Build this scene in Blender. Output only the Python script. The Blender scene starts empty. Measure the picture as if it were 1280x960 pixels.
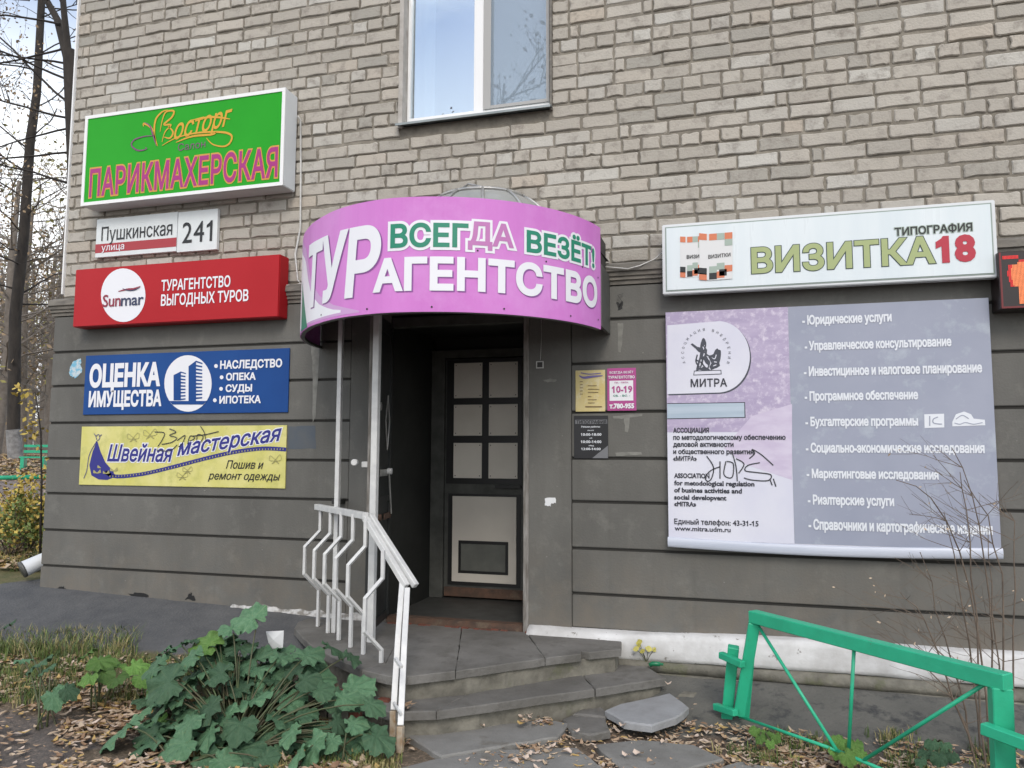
import bpy, bmesh, math, random
import numpy as np
from mathutils import Vector, Matrix, noise
from mathutils.geometry import delaunay_2d_cdt
sc = bpy.context.scene
random.seed(7)

# ------------------------------------------------------------------ camera
FPX, YAW, PIT, ROLL, CY, CZ = 964.51, .28064, .08853, .003757, -5.1743, .9641
CAM = Vector((0, CY, CZ))
def cam_dir(u, v):
    cr, sr = math.cos(ROLL), math.sin(ROLL); u, v = cr*u-sr*v, sr*u+cr*v
    cp, sp = math.cos(PIT), math.sin(PIT); up = v*cp+sp; fw = cp-v*sp
    cy, sy = math.cos(YAW), math.sin(YAW)
    return Vector((u*cy-fw*sy, fw*cy+u*sy, up))
F0 = cam_dir(0, 0); RT = cam_dir(1, 0)-F0; UP = cam_dir(0, 1)-F0
cd = bpy.data.cameras.new('camera'); co = bpy.data.objects.new('camera', cd); sc.collection.objects.link(co)
co.matrix_world = Matrix(((RT.x, UP.x, -F0.x, CAM.x), (RT.y, UP.y, -F0.y, CAM.y), (RT.z, UP.z, -F0.z, CAM.z), (0, 0, 0, 1)))
cd.sensor_width = 36; cd.lens = FPX/1280*36; cd.clip_start = .05; cd.clip_end = 2000
sc.camera = co
# measuring helpers: where the line of sight through a point of the photograph meets a real plane
def ray(q): return cam_dir((q[0]-640)/FPX, -(q[1]-480)/FPX)
def W(q, y=0.): d = ray(q); t = (y-CY)/d.y; return Vector((d.x*t, y, CZ+d.z*t))
def G(q, z): d = ray(q); t = (z-CZ)/d.z; return Vector((d.x*t, CY+d.y*t, z))
def D(q, t): d = ray(q); return CAM + d*t

# ------------------------------------------------------------------ world, sun, exposure
SUN_EL, SUN_AZ = math.radians(42), math.radians(160)    # azimuth from +Y clockwise
w = bpy.data.worlds.new("World"); sc.world = w; w.use_nodes = True
nt = w.node_tree; N = nt.nodes; L = nt.links; bg = N['Background']
sky = N.new('ShaderNodeTexSky'); sky.sky_type = 'NISHITA'; sky.sun_disc = False
sky.sun_elevation = SUN_EL; sky.sun_rotation = SUN_AZ; sky.dust_density = 2; sky.air_density = 1.0
tc = N.new('ShaderNodeTexCoord'); mp = N.new('ShaderNodeMapping'); mp.inputs['Scale'].default_value = (1, 1, 2.2)
nz = N.new('ShaderNodeTexNoise'); nz.inputs['Scale'].default_value = 2.1; nz.inputs['Detail'].default_value = 8; nz.inputs['Roughness'].default_value = .55
rp = N.new('ShaderNodeValToRGB'); rp.color_ramp.elements[0].position = .47; rp.color_ramp.elements[1].position = .68
mx = N.new('ShaderNodeMixRGB'); mx.inputs[2].default_value = (7.7, 7.9, 8.1, 1)
L.new(tc.outputs['Generated'], mp.inputs[0]); L.new(mp.outputs[0], nz.inputs['Vector']); L.new(nz.outputs[0], rp.inputs[0])
sxy = N.new('ShaderNodeSeparateXYZ'); L.new(tc.outputs['Generated'], sxy.inputs[0]); hz = N.new('ShaderNodeMapRange'); hz.inputs[1].default_value = .32; hz.inputs[2].default_value = .5; hz.inputs[3].default_value = 1.0; hz.inputs[4].default_value = 0.0
L.new(sxy.outputs[2], hz.inputs[0]); adh = N.new('ShaderNodeMath'); adh.operation = 'ADD'; adh.use_clamp = True; L.new(hz.outputs[0], adh.inputs[0]); L.new(rp.outputs[0], adh.inputs[1]); L.new(adh.outputs[0], mx.inputs[0]); L.new(sky.outputs[0], mx.inputs[1]); L.new(mx.outputs[0], bg.inputs[0]); bg.inputs[1].default_value = .15
sd = bpy.data.lights.new('sun', 'SUN'); so = bpy.data.objects.new('sun', sd); sc.collection.objects.link(so)
sd.energy = .9; sd.angle = math.radians(20); sd.color = (1, .94, .86)
sv = Vector((math.sin(SUN_AZ)*math.cos(SUN_EL), math.cos(SUN_AZ)*math.cos(SUN_EL), math.sin(SUN_EL)))
so.rotation_euler = sv.to_track_quat('Z', 'Y').to_euler()
sc.view_settings.view_transform = 'Standard'; sc.view_settings.look = 'None'; sc.view_settings.gamma = 1
sc.view_settings.exposure = 0.5

# ------------------------------------------------------------------ materials
def lin(r, g, b):
    f = lambda c: ((c/255)/12.92 if c/255 <= .04045 else ((c/255+.055)/1.055)**2.4)
    return (f(r)*.8, f(g)*.8, f(b)*.8, 1)
def pm(name, c1, c2=None, scale=4, rough=.7, bump=0, bscale=60, metal=0, spec=.5, detail=6, lo=.35, hi=.65, stretch=None, rnd=False, c3=None, s3=1.3, lo3=.5, hi3=.7):
    m = bpy.data.materials.new(name); m.use_nodes = True; n = m.node_tree.nodes; l = m.node_tree.links
    p = n['Principled BSDF']; p.inputs['Roughness'].default_value = rough; p.inputs['Metallic'].default_value = metal
    p.inputs['Specular IOR Level'].default_value = spec
    c1 = tuple(c1)[:3]+(1,); p.inputs['Base Color'].default_value = c1
    t = n.new('ShaderNodeTexCoord'); vec = t.outputs['Object']
    if rnd:
        oi = n.new('ShaderNodeObjectInfo'); va = n.new('ShaderNodeVectorMath'); va.operation = 'ADD'
        vm = n.new('ShaderNodeVectorMath'); vm.operation = 'SCALE'; vm.inputs[0].default_value = (31, 17, 23)
        l.new(oi.outputs['Random'], vm.inputs['Scale']); l.new(vec, va.inputs[0]); l.new(vm.outputs[0], va.inputs[1]); vec = va.outputs[0]
    if stretch:
        mpn = n.new('ShaderNodeMapping'); mpn.inputs['Scale'].default_value = stretch; l.new(vec, mpn.inputs[0]); sv_ = mpn.outputs[0]
    else: sv_ = vec
    col = None
    if c2:
        z = n.new('ShaderNodeTexNoise'); z.inputs['Scale'].default_value = scale; z.inputs['Detail'].default_value = detail; z.inputs['Roughness'].default_value = .6
        l.new(sv_, z.inputs['Vector']); r = n.new('ShaderNodeMapRange'); r.inputs[1].default_value = lo; r.inputs[2].default_value = hi
        l.new(z.outputs[0], r.inputs[0]); k = n.new('ShaderNodeMixRGB'); k.inputs[1].default_value = c1; k.inputs[2].default_value = tuple(c2)[:3]+(1,)
        l.new(r.outputs[0], k.inputs[0]); col = k.outputs[0]
        rr = n.new('ShaderNodeMapRange'); rr.inputs[3].default_value = max(.02, rough-.12); rr.inputs[4].default_value = min(1, rough+.1); l.new(z.outputs[0], rr.inputs[0]); l.new(rr.outputs[0], p.inputs['Roughness'])
    if c3:
        z3 = n.new('ShaderNodeTexNoise'); z3.inputs['Scale'].default_value = s3; z3.inputs['Detail'].default_value = 8; z3.inputs['Roughness'].default_value = .7
        l.new(vec, z3.inputs['Vector']); r3 = n.new('ShaderNodeMapRange'); r3.inputs[1].default_value = lo3; r3.inputs[2].default_value = hi3
        l.new(z3.outputs[0], r3.inputs[0]); k3 = n.new('ShaderNodeMixRGB'); k3.inputs[2].default_value = tuple(c3)[:3]+(1,)
        if col: l.new(col, k3.inputs[1])
        else: k3.inputs[1].default_value = c1
        l.new(r3.outputs[0], k3.inputs[0]); col = k3.outputs[0]
    if col: l.new(col, p.inputs['Base Color'])
    if bump:
        zb = n.new('ShaderNodeTexNoise'); zb.inputs['Scale'].default_value = bscale; zb.inputs['Detail'].default_value = 5; l.new(vec, zb.inputs['Vector'])
        b = n.new('ShaderNodeBump'); b.inputs['Strength'].default_value = 1; b.inputs['Distance'].default_value = bump; l.new(zb.outputs[0], b.inputs['Height']); l.new(b.outputs[0], p.inputs['Normal'])
    return m
def flat(name, rgb, rough=.45): return pm(name, lin(*rgb), rough=rough)
M = {}
M['stucco'] = pm('grey_stucco', (.142, .141, .129), (.100, .099, .091), 1.7, .85, .002, 70, stretch=(1, 1, .45), lo=.3, hi=.68, c3=(.17, .168, .152), s3=5, lo3=.54, hi3=.78)
n = M['stucco'].node_tree.nodes; l = M['stucco'].node_tree.links; p = n['Principled BSDF']; src = p.inputs['Base Color'].links[0].from_socket
g_ = n.new('ShaderNodeNewGeometry'); sx = n.new('ShaderNodeSeparateXYZ'); l.new(g_.outputs['Position'], sx.inputs[0]); zn_ = n.new('ShaderNodeTexNoise'); zn_.inputs['Scale'].default_value = 4; zn_.inputs['Detail'].default_value = 9; zn_.inputs['Roughness'].default_value = .7; l.new(g_.outputs['Position'], zn_.inputs['Vector'])
q1 = n.new('ShaderNodeMapRange'); q1.inputs[1].default_value = .45; q1.inputs[2].default_value = -.2; q1.inputs[3].default_value = 0; q1.inputs[4].default_value = .55; l.new(sx.outputs[2], q1.inputs[0])
q2 = n.new('ShaderNodeMapRange'); q2.inputs[1].default_value = .38; q2.inputs[2].default_value = .62; l.new(zn_.outputs[0], q2.inputs[0]); q3 = n.new('ShaderNodeMath'); q3.operation = 'MULTIPLY'; l.new(q1.outputs[0], q3.inputs[0]); l.new(q2.outputs[0], q3.inputs[1])
k_ = n.new('ShaderNodeMixRGB'); k_.inputs[2].default_value = (.17, .145, .112, 1); l.new(src, k_.inputs[1]); l.new(q3.outputs[0], k_.inputs[0])
mpz = n.new('ShaderNodeMapping'); mpz.inputs['Scale'].default_value = (9, 9, .5); l.new(g_.outputs['Position'], mpz.inputs[0]); st_ = n.new('ShaderNodeTexNoise'); st_.inputs['Scale'].default_value = 1; st_.inputs['Detail'].default_value = 5; l.new(mpz.outputs[0], st_.inputs['Vector'])
q4_ = n.new('ShaderNodeMapRange'); q4_.inputs[1].default_value = .56; q4_.inputs[2].default_value = .78; q4_.inputs[4].default_value = .45; l.new(st_.outputs[0], q4_.inputs[0])
k5 = n.new('ShaderNodeMixRGB'); k5.inputs[2].default_value = (.085, .082, .072, 1); l.new(k_.outputs[0], k5.inputs[1]); l.new(q4_.outputs[0], k5.inputs[0]); l.new(k5.outputs[0], p.inputs['Base Color'])
M['groove'] = pm('groove_dark', (.028, .027, .024), rough=.95)  # near-black colour behind the recessed joints of the stucco bands
M['mortar'] = pm('mortar', (.25, .228, .188), (.16, .145, .12), 9, .95, .006, 45)
M['cornice'] = pm('cornice_plaster', (.2, .185, .16), (.12, .113, .1), 9, .9, .003, 50, stretch=(1, 1, 3))
M['plinth'] = pm('white_plinth', (.66, .67, .67), (.46, .46, .45), 4, .75, .003, 30, c3=(.17, .16, .14), s3=11, lo3=.61, hi3=.66)
M['plinth_dirty'] = pm('chipped_whitewash', (.5, .5, .49), (.2, .19, .17), 16, .85, .004, 40, lo=.42, hi=.6)
M['concrete'] = pm('step_concrete', (.18, .175, .163), (.112, .108, .098), 2.6, .85, .004, 60, c3=(.09, .086, .075), s3=7, lo3=.5, hi3=.72)
M['concrete_rough'] = pm('riser_concrete', (.21, .2, .165), (.10, .095, .078), 7, .95, .006, 40, c3=(.11, .12, .06), s3=4, lo3=.58, hi3=.75)
M['flag'] = pm('flagstone', (.22, .218, .205), (.16, .158, .147), 4, .85, .003, 70, c3=(.12, .11, .09), s3=7, lo3=.56, hi3=.75)
M['flag_pale'] = pm('pale_flagstone', (.29, .3, .31), (.23, .235, .24), 6, .85, .003, 60)
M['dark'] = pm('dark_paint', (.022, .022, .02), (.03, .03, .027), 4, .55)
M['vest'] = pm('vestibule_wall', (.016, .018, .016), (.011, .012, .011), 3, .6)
M['leafmetal'] = pm('dark_metal_door', (.028, .031, .031), (.018, .02, .02), 5, .45, c3=(.08, .08, .075), s3=11, lo3=.64, hi3=.8)
M['worn'] = pm('worn_wood', (.26, .25, .235), (.13, .12, .105), 18, .9, .003, 50, stretch=(3, 3, .4))
M['black'] = pm('black_beading', (.008, .008, .008), rough=.5)
M['panel'] = pm('door_panel', (.74, .70, .62), (.66, .62, .54), 2, .6)
M['panel_low'] = pm('door_kick_panel', (.62, .59, .52), (.55, .52, .46), 2, .6)
M['grey_panel'] = pm('grey_inset', (.12, .125, .11), (.09, .095, .085), 6, .6)
M['doorframe'] = pm('door_frame_paint', (.075, .078, .07), (.045, .047, .042), 8, .7)
M['brownwood'] = pm('brown_threshold', (.11, .06, .038), (.06, .04, .03), 12, .8, .003, 50, c3=(.2, .16, .11), s3=5, lo3=.55, hi3=.8)
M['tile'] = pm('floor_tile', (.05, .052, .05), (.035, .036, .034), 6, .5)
M['redbrick'] = pm('red_rubble', (.2, .05, .03), (.1, .05, .035), 20, .95, .004, 60)
M['whitemetal'] = pm('white_metal_paint', (.62, .63, .62), (.52, .53, .53), 15, .4, c3=(.3, .2, .12), s3=16, lo3=.68, hi3=.74)
M['rustmetal'] = pm('rusty_paint', (.5, .46, .38), (.28, .17, .08), 14, .6)
M['green'] = pm('green_paint', (.025, .43, .24), (.02, .36, .2), 7, .42, .0012, 40, c3=(.12, .075, .04), s3=17, lo3=.665, hi3=.70)
M['greypanel'] = pm('grey_sheet', (.09, .092, .085), (.07, .072, .066), 5, .5)
M['steel'] = pm('steel_tube', (.5, .5, .48), (.35, .35, .34), 12, .35, metal=.6)
M['domeglass'] = pm('dusty_dome_glass', (.32, .33, .32), (.25, .26, .25), 5, .25)
M['whitebox'] = pm('sign_box_white', (.66, .69, .71), (.6, .63, .65), 2, .4)
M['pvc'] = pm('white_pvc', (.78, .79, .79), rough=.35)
M['pvcgrey'] = pm('net_frame_grey', (.36, .36, .35), rough=.5)
M['sill'] = pm('sill_metal', (.3, .33, .33), (.22, .25, .25), 6, .4, metal=.3)
M['curtain'] = pm('curtain', (.75, .76, .78), rough=.9)
M['room'] = pm('room_wall', (.25, .25, .24), rough=.9)
M['cable'] = pm('white_cable', (.6, .6, .58), (.45, .45, .43), 20, .5)
M['darkcable'] = pm('dark_cable', (.04, .04, .04), rough=.6)
M['bark'] = pm('bark', (.045, .038, .032), (.025, .022, .02), 9, .95, .01, 20, stretch=(1, 1, .3))
M['farbark'] = pm('far_bark', (.2, .175, .15), (.14, .12, .1), 9, .95)
M['white_wash'] = pm('whitewash', (.3, .3, .3), (.15, .15, .15), 9, .95)
M['twig'] = pm('twig', (.1, .075, .058), (.055, .042, .034), 12, .85)
M['paletwig'] = pm('pale_twig', (.16, .125, .095), (.09, .07, .055), 12, .85)
M['paper'] = flat('white_paper', (235, 238, 240), .7)

# ------------------------------------------------------------------ object helpers
COL = sc.collection
def root_loc(p):
    v = Vector((0, 0, 0))
    while p is not None: v += p.location; p = p.parent
    return v
class MB:
    def __init__(s): s.v = []; s.f = []
    def add(s, vs, fs):
        b = len(s.v); s.v += [tuple(v) for v in vs]; s.f += [tuple(i+b for i in f) for f in fs]; return s
    def box(s, x0, x1, y0, y1, z0, z1):
        return s.add([(x0,y0,z0),(x1,y0,z0),(x1,y1,z0),(x0,y1,z0),(x0,y0,z1),(x1,y0,z1),(x1,y1,z1),(x0,y1,z1)],
                     [(0,3,2,1),(4,5,6,7),(0,1,5,4),(1,2,6,5),(2,3,7,6),(3,0,4,7)])
    def quad(s, a, b, c, d): return s.add([a, b, c, d], [(0, 1, 2, 3)])
    def tube(s, pts, r, n=8, r1=None, cap=True, sq=False):
        pts = [Vector(p) for p in pts]; rings = []; m = len(pts)
        if r1 is None: r1 = r
        up = Vector((0, 0, 1)); prev = None
        for i, p in enumerate(pts):
            d = (pts[min(i+1, m-1)]-pts[max(i-1, 0)]).normalized()
            if prev is None:
                a = d.cross(up) if abs(d.z) < .95 else d.cross(Vector((0, 1, 0)))
            else: a = prev - d*prev.dot(d)
            a.normalize(); prev = a; b = a.cross(d).normalized(); rr = r+(r1-r)*i/max(1, m-1)
            ring = []
            for k in range(n):
                t = 2*math.pi*(k+(.5 if sq else 0))/n; q = 1.414 if sq else 1
                ring.append(p + (a*math.cos(t)+b*math.sin(t))*rr*q)
            rings.append(ring)
        vs = [v for rg in rings for v in rg]; fs = []
        for i in range(m-1):
            for k in range(n): fs.append((i*n+k, i*n+(k+1) % n, (i+1)*n+(k+1) % n, (i+1)*n+k))
        if cap: fs.append(tuple(reversed(range(n)))); fs.append(tuple(range((m-1)*n, m*n)))
        return s.add(vs, fs)
    def build(s, name, mat, parent=None, smooth=False, bevel=0, kind=None, label=None):
        me = bpy.data.meshes.new(name); off = root_loc(parent)
        me.from_pydata([(v[0]-off.x, v[1]-off.y, v[2]-off.z) for v in s.v], [], s.f)
        if bevel:
            bm = bmesh.new(); bm.from_mesh(me)
            bmesh.ops.bevel(bm, geom=list(bm.edges), offset=bevel, segments=2 if bevel > .004 else 1, affect='EDGES', clamp_overlap=True)
            bm.to_mesh(me); bm.free()
        me.materials.append(mat if not isinstance(mat, str) else M[mat])
        if smooth: me.shade_smooth()
        o = bpy.data.objects.new(name, me); COL.objects.link(o); o.parent = parent
        if kind: o['kind'] = kind
        if label: o['label'] = label
        return o
def tag(o, label, cat, group=None):
    o['label'] = label; o['category'] = cat
    if group: o['group'] = group
    return o
def thing(name, label, cat, loc=(0, 0, 0), group=None):
    o = bpy.data.objects.new(name, None); COL.objects.link(o); o.location = loc; o.empty_display_size = .1
    return tag(o, label, cat, group)
def dup(root, loc=None):
    c = root.copy(); COL.objects.link(c)
    if loc is not None: c.location = loc
    def rec(src, dst):
        for ch in list(src.children):
            k = ch.copy(); COL.objects.link(k); k.parent = dst; rec(ch, k)
    rec(root, c); return c

# ------------------------------------------------------------------ lettering
_tc = {}
def text_tris(s, bold=0, shear=0, res=3, space=1.0):
    key = (s, bold, shear, res, space)
    if key in _tc: return _tc[key]
    c = bpy.data.curves.new('t', 'FONT'); c.body = s; c.fill_mode = 'NONE'; c.resolution_u = res; c.shear = shear; c.space_character = space
    o = bpy.data.objects.new('t', c); COL.objects.link(o)
    me = o.to_mesh(); vs = np.array([v.co[:2] for v in me.vertices]); ed = [tuple(e.vertices) for e in me.edges]
    o.to_mesh_clear(); bpy.data.objects.remove(o); bpy.data.curves.remove(c)
    nxt = {}
    adj = {}
    for a, b in ed: adj.setdefault(a, []).append(b); adj.setdefault(b, []).append(a)
    loops = []; seen = set()
    for st in range(len(vs)):
        if st in seen or st not in adj: continue
        lp = [st]; seen.add(st); cur = st+1 if st+1 in adj[st] else adj[st][0]
        while cur not in seen:
            lp.append(cur); seen.add(cur)
            n2 = [k for k in adj[cur] if k not in seen]
            if not n2: break
            cur = n2[0]
        P = vs[lp]
        keep = [i for i in range(len(P)) if np.hypot(*(P[i]-P[i-1])) > 1e-5]
        if len(keep) >= 3: loops.append(P[keep])
    if '1' in s:                       # the built-in 1 has no flag: give it one
        for li, P in enumerate(loops):
            if len(P) == 4 and .64 < np.ptp(P[:, 1]) < .71 and np.ptp(P[:, 0]) < .13:
                a_, b_, t_ = P[:, 0].min(), P[:, 0].max(), P[:, 1].max()
                loops[li] = np.array([(b_, t_), (a_+.02, t_), (a_-.02, t_-.06), (a_-.15, t_-.14), (a_-.15, t_-.235), (a_, t_-.17), (a_, 0), (b_, 0)])
    # sign of outer contours
    def area(P): x, y = P[:, 0], P[:, 1]; return .5*np.sum(x*np.roll(y, -1)-np.roll(x, -1)*y)
    tot = sum(area(P) for P in loops); sg = 1 if tot > 0 else -1
    V = []; E = []
    ars = [area(P) for P in loops]; bbs = [(P.min(0), P.max(0)) for P in loops]
    for li, P in enumerate(loops):
        cc_ = (bbs[li][0]+bbs[li][1])/2; own = [k for k in range(len(loops)) if np.all(bbs[k][0] <= cc_+1e-9) and np.all(bbs[k][1] >= cc_-1e-9)]
        big_ = max(own, key=lambda k: abs(ars[k])); sg = 1 if ars[big_] > 0 else -1
        if bold:
            d0 = P-np.roll(P, 1, 0); d1 = np.roll(P, -1, 0)-P
            n0 = np.stack([d0[:, 1], -d0[:, 0]], 1); n1 = np.stack([d1[:, 1], -d1[:, 0]], 1)
            n0 /= np.linalg.norm(n0, axis=1, keepdims=True); n1 /= np.linalg.norm(n1, axis=1, keepdims=True)
            nn = n0+n1; ln = np.linalg.norm(nn, axis=1, keepdims=True)+1e-9; nn = nn/ln
            cosv = np.maximum(.5, np.sum(nn*n1, 1, keepdims=True)); P = P+sg*nn/cosv*bold
        b = len(V); V += [Vector(p) for p in P]; E += [(b+i, b+(i+1) % len(P)) for i in range(len(P))]
    ov, oe, of, _, _, _ = delaunay_2d_cdt(V, E, [], 1, 1e-6)
    ov = np.array([v[:] for v in ov])
    A = np.array([V[a][:] for a, b in E]); B = np.array([V[b][:] for a, b in E])
    tris = []
    if len(of):
        F = [tuple(f) for f in of]; Cn = np.array([ov[list(f)].mean(0) for f in F])
        for i in range(0, len(F), 400):
            c_ = Cn[i:i+400]
            x, y = c_[:, 0][:, None], c_[:, 1][:, None]
            up = (A[:, 1] <= y) & (B[:, 1] > y); dn = (A[:, 1] > y) & (B[:, 1] <= y)
            cr = (B[:, 0]-A[:, 0])*(y-A[:, 1])-(x-A[:, 0])*(B[:, 1]-A[:, 1])
            wn = (up & (cr > 0)).sum(1)-(dn & (cr < 0)).sum(1)
            tris += [F[i+k] for k in range(len(c_)) if wn[k] != 0]
    # base bbox in x of un-bolded outlines
    allp = np.concatenate(loops); r = (ov, tris, allp[:, 0].min(), allp[:, 0].max())
    _tc[key] = r; return r
CAP = .7273
def text_mb(s, fn, bold=0, shear=0, res=3, cuts=0, space=1.0):
    """fn(u, v): u 0..1 across the line, v 0 at the baseline, 1 at cap height -> world point"""
    ov, tris, x0, x1 = text_tris(s, bold, shear, res, space)
    vs = ov; fs = tris; CAPH = .69 if s[0].isdigit() else CAP
    if cuts:
        bm = bmesh.new(); bv = [bm.verts.new((p[0], p[1], 0)) for p in vs]
        for f in fs:
            try: bm.faces.new([bv[i] for i in f])
            except ValueError: pass
        for k in range(1, cuts):
            xx = x0+(x1-x0)*k/cuts
            bmesh.ops.bisect_plane(bm, geom=list(bm.verts)+list(bm.edges)+list(bm.faces), plane_co=(xx, 0, 0), plane_no=(1, 0, 0))
        bm.verts.index_update(); vs = np.array([v.co[:2] for v in bm.verts]); fs = [tuple(v.index for v in f.verts) for f in bm.faces]; bm.free()
    mb = MB(); mb.add([fn((p[0]-x0)/(x1-x0), p[1]/CAPH) for p in vs], fs); return mb
def letters(s, xl, xr, xc, yt, yb, Y, mat, parent, bold=.02, shear=0, slope=0, arc=None, outline=None, res=3, space=1.0, name='lettering'):
    """a printed line on a sign face that stands in the plane y = Y, measured between xl..xr, cap top yt and baseline yb at xc"""
    X0 = W((xl, (yt+yb)/2), Y).x; X1 = W((xr, (yt+yb)/2), Y).x; z1 = W((xc, yt), Y).z; z0 = W((xc, yb), Y).z
    def mk(dy):
        def fn(u, v):
            x = X0+(X1-X0)*u; z = z0+(z1-z0)*v+slope*(u-.5)*(X1-X0)
            if arc: z += arc(u)
            return (x, Y-dy, z)
        return fn
    if outline:
        text_mb(s, mk(.002), outline[0], shear, res, space=space).build(name+'_outline', outline[1], parent)
    return text_mb(s, mk(.0035), bold, shear, res, space=space).build(name, mat, parent)
def ribbon(pts, wd, Y, mat, parent, name='printed_line', closed=False, smooth=True, dy=.004, taper=False):
    P = [W(p, Y-dy) for p in pts]
    if smooth and len(P) > 2:
        Q = []
        for i in range(len(P)-1):
            a, b, c, d = P[max(i-1, 0)], P[i], P[i+1], P[min(i+2, len(P)-1)]
            for k in range(6):
                t = k/6; Q.append(.5*((2*b)+(c-a)*t+(2*a-5*b+4*c-d)*t*t+(3*b-a-3*c+d)*t**3))
        Q.append(P[-1]); P = Q
    mb = MB(); n = len(P); vs = []
    for i in range(n):
        d = (P[min(i+1, n-1)]-P[max(i-1, 0)]); d.y = 0; d.normalize(); nn = Vector((d.z, 0, -d.x))
        ww = wd*(1 if not taper else .25+.75*math.sin(math.pi*min(1, (i+.5)/n)))
        vs += [P[i]+nn*ww/2, P[i]-nn*ww/2]
    mb.add(vs, [(2*i, 2*i+2, 2*i+3, 2*i+1) for i in range(n-1)])
    return mb, name, mat, parent
def rib(*a, **k):
    mb, name, mat, parent = ribbon(*a, **k); return mb.build(name, mat, parent)
def ribs(lines, wd, Y, mat, parent, name='printed_line', **k):
    mb = MB()
    for pts in lines:
        r = ribbon(pts, wd, Y, mat, parent, **k)[0]; mb.add(r.v, r.f)
    return mb.build(name, mat, parent)
def poly(pts, Y, mat, parent, name, dy=.002, extra=None):
    mb = MB()
    for pp in ([pts]+(extra or [])):
        mb.add([W(p, Y-dy) for p in pp], [tuple(range(len(pp)))])
    return mb.build(name, mat, parent)
def ell(cx, cy, rx, ry, n=40): return [(cx+rx*math.cos(2*math.pi*k/n), cy+ry*math.sin(2*math.pi*k/n)) for k in range(n)]

# ------------------------------------------------------------------ ground
def sstep(a, b, x): t = min(1, max(0, (x-a)/(b-a))); return t*t*(3-2*t)
def lerp(a, b, t): return a+(b-a)*min(1, max(0, t))
def gz(x, y):
    wl = -.154-(x+5.55)*.029 if x > -5.55 else -.154
    d = (x+5.6)*-.746+y*.665
    if x < -5.55 or y < 0:
        if y > -1.0: zl = wl+(-.40-wl)*min(1, max(0, -y/1.0))
        else: zl = lerp(-.40, -.52, (-y-1.0)/.8)
        if y > 0: zl = -.154
    else: zl = wl
    if d > 0: zl = max(zl, -.17)+.0 if y >= 0 else zl
    zl += .075*min(max(0, d), 13)*sstep(-1.2, 1.0, y+.0) if d > 0 else 0
    zr = -.42 if y > -.14 else lerp(-.42, -.56, (-y-.14)/.6)
    t = sstep(-1.9, -.7, x)
    if x > -2.6 and x < 0 and y > -1.35: pass
    z = zl*(1-t)+zr*t
    if y < -1.35 and x > -2.6: z = lerp(z, -.55, 1)
    elif x > -2.6 and x <= -.7 and y < -.9: z = lerp(z, -.55, (x+2.6)/.9)
    return z
def zone(x, y):
    """returns (asphalt, soil/litter, grass, road) weights"""
    d = (x+5.6)*-.746+y*.665
    n = noise.noise(Vector((x*1.7, y*1.7, 0)))*.22+noise.noise(Vector((x*6, y*6, 3)))*.08
    if x > -.75:
        return (0, 0, 0, 0, 1) if y > -.80+n*.6 else (0, 1, 0, 0)
    if d > .25+n and y > -.6:
        if d < 3.2+n*2: return (0, .25, .75, 0)
        if d < 8.2+n*2: return (0, 0, 0, 1)
        return (0, .75, .25, 0)
    if y > -.82+n*.35 and x < -1.7: return (1, 0, 0, 0)
    if y > -1.25+n*.6 and x < -2.9: return (0, .35, .65, 0)
    if x < -3.05+n and y < -1.70+n*.7-(x+3.6)*.2: return (.45, .55, 0, 0)
    return (0, .9, .1, 0)
def axis(segs):
    out = []
    for a, b, s in segs:
        k = max(1, int(round((b-a)/s)))
        out += [a+(b-a)*i/k for i in range(k)]
    return out+[segs[-1][1]]
xs = axis([(-400, -120, 40), (-120, -30, 6), (-30, -9, 1), (-9, -6, .15), (-6, 2.5, .045), (2.5, 12, .8), (12, 60, 12), (60, 300, 60)])
ys = axis([(-300, -60, 60), (-60, -12, 8), (-12, -4, 1), (-4, .05, .045), (.05, 2, .15), (2, 16, .7), (16, 60, 6), (60, 400, 50)])
vs = []; cols = []
for y in ys:
    for x in xs:
        z = gz(x, y); zn = zone(x, y)
        if -9 < x < 3 and y < 3:
            z += noise.fractal(Vector((x*3, y*3, 0)), 1, 2, 4)*(.012*(zn[1]+zn[2])+.004)
            if zn[0] < .5 and len(zn) < 5: z -= .006
            if len(zn) > 4: z += noise.fractal(Vector((x*1.5, y*4, 5)), 1, 2, 3)*.012
        vs.append((x, y, z)); cols.append((zn[0], zn[2], zn[3], zn[4] if len(zn) > 4 else 0))
nx = len(xs); fs = [(j*nx+i, j*nx+i+1, (j+1)*nx+i+1, (j+1)*nx+i) for j in range(len(ys)-1) for i in range(nx-1)]
me = bpy.data.meshes.new('ground'); me.from_pydata(vs, [], fs)
ca = me.color_attributes.new('cover', 'FLOAT_COLOR', 'POINT'); ca.data.foreach_set('color', [c for q in cols for c in q]); me.shade_smooth()
m = bpy.data.materials.new('ground_cover'); m.use_nodes = True; n = m.node_tree.nodes; l = m.node_tree.links; p = n['Principled BSDF']; p.inputs['Roughness'].default_value = .95
at = n.new('ShaderNodeAttribute'); at.attribute_name = 'cover'; sp_ = n.new('ShaderNodeSeparateColor'); l.new(at.outputs['Color'], sp_.inputs[0])
tcn = n.new('ShaderNodeTexCoord')
def nmix(c1, c2, sc_, lo=.35, hi=.65):
    z = n.new('ShaderNodeTexNoise'); z.inputs['Scale'].default_value = sc_; z.inputs['Detail'].default_value = 8; z.inputs['Roughness'].default_value = .7; l.new(tcn.outputs['Object'], z.inputs['Vector'])
    r = n.new('ShaderNodeMapRange'); r.inputs[1].default_value = lo; r.inputs[2].default_value = hi; l.new(z.outputs[0], r.inputs[0])
    k = n.new('ShaderNodeMixRGB'); l.new(r.outputs[0], k.inputs[0])
    for i, c in ((1, c1), (2, c2)):
        if isinstance(c, tuple): k.inputs[i].default_value = c+(1,)
        else: l.new(c, k.inputs[i])
    return k.outputs[0]
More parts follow.
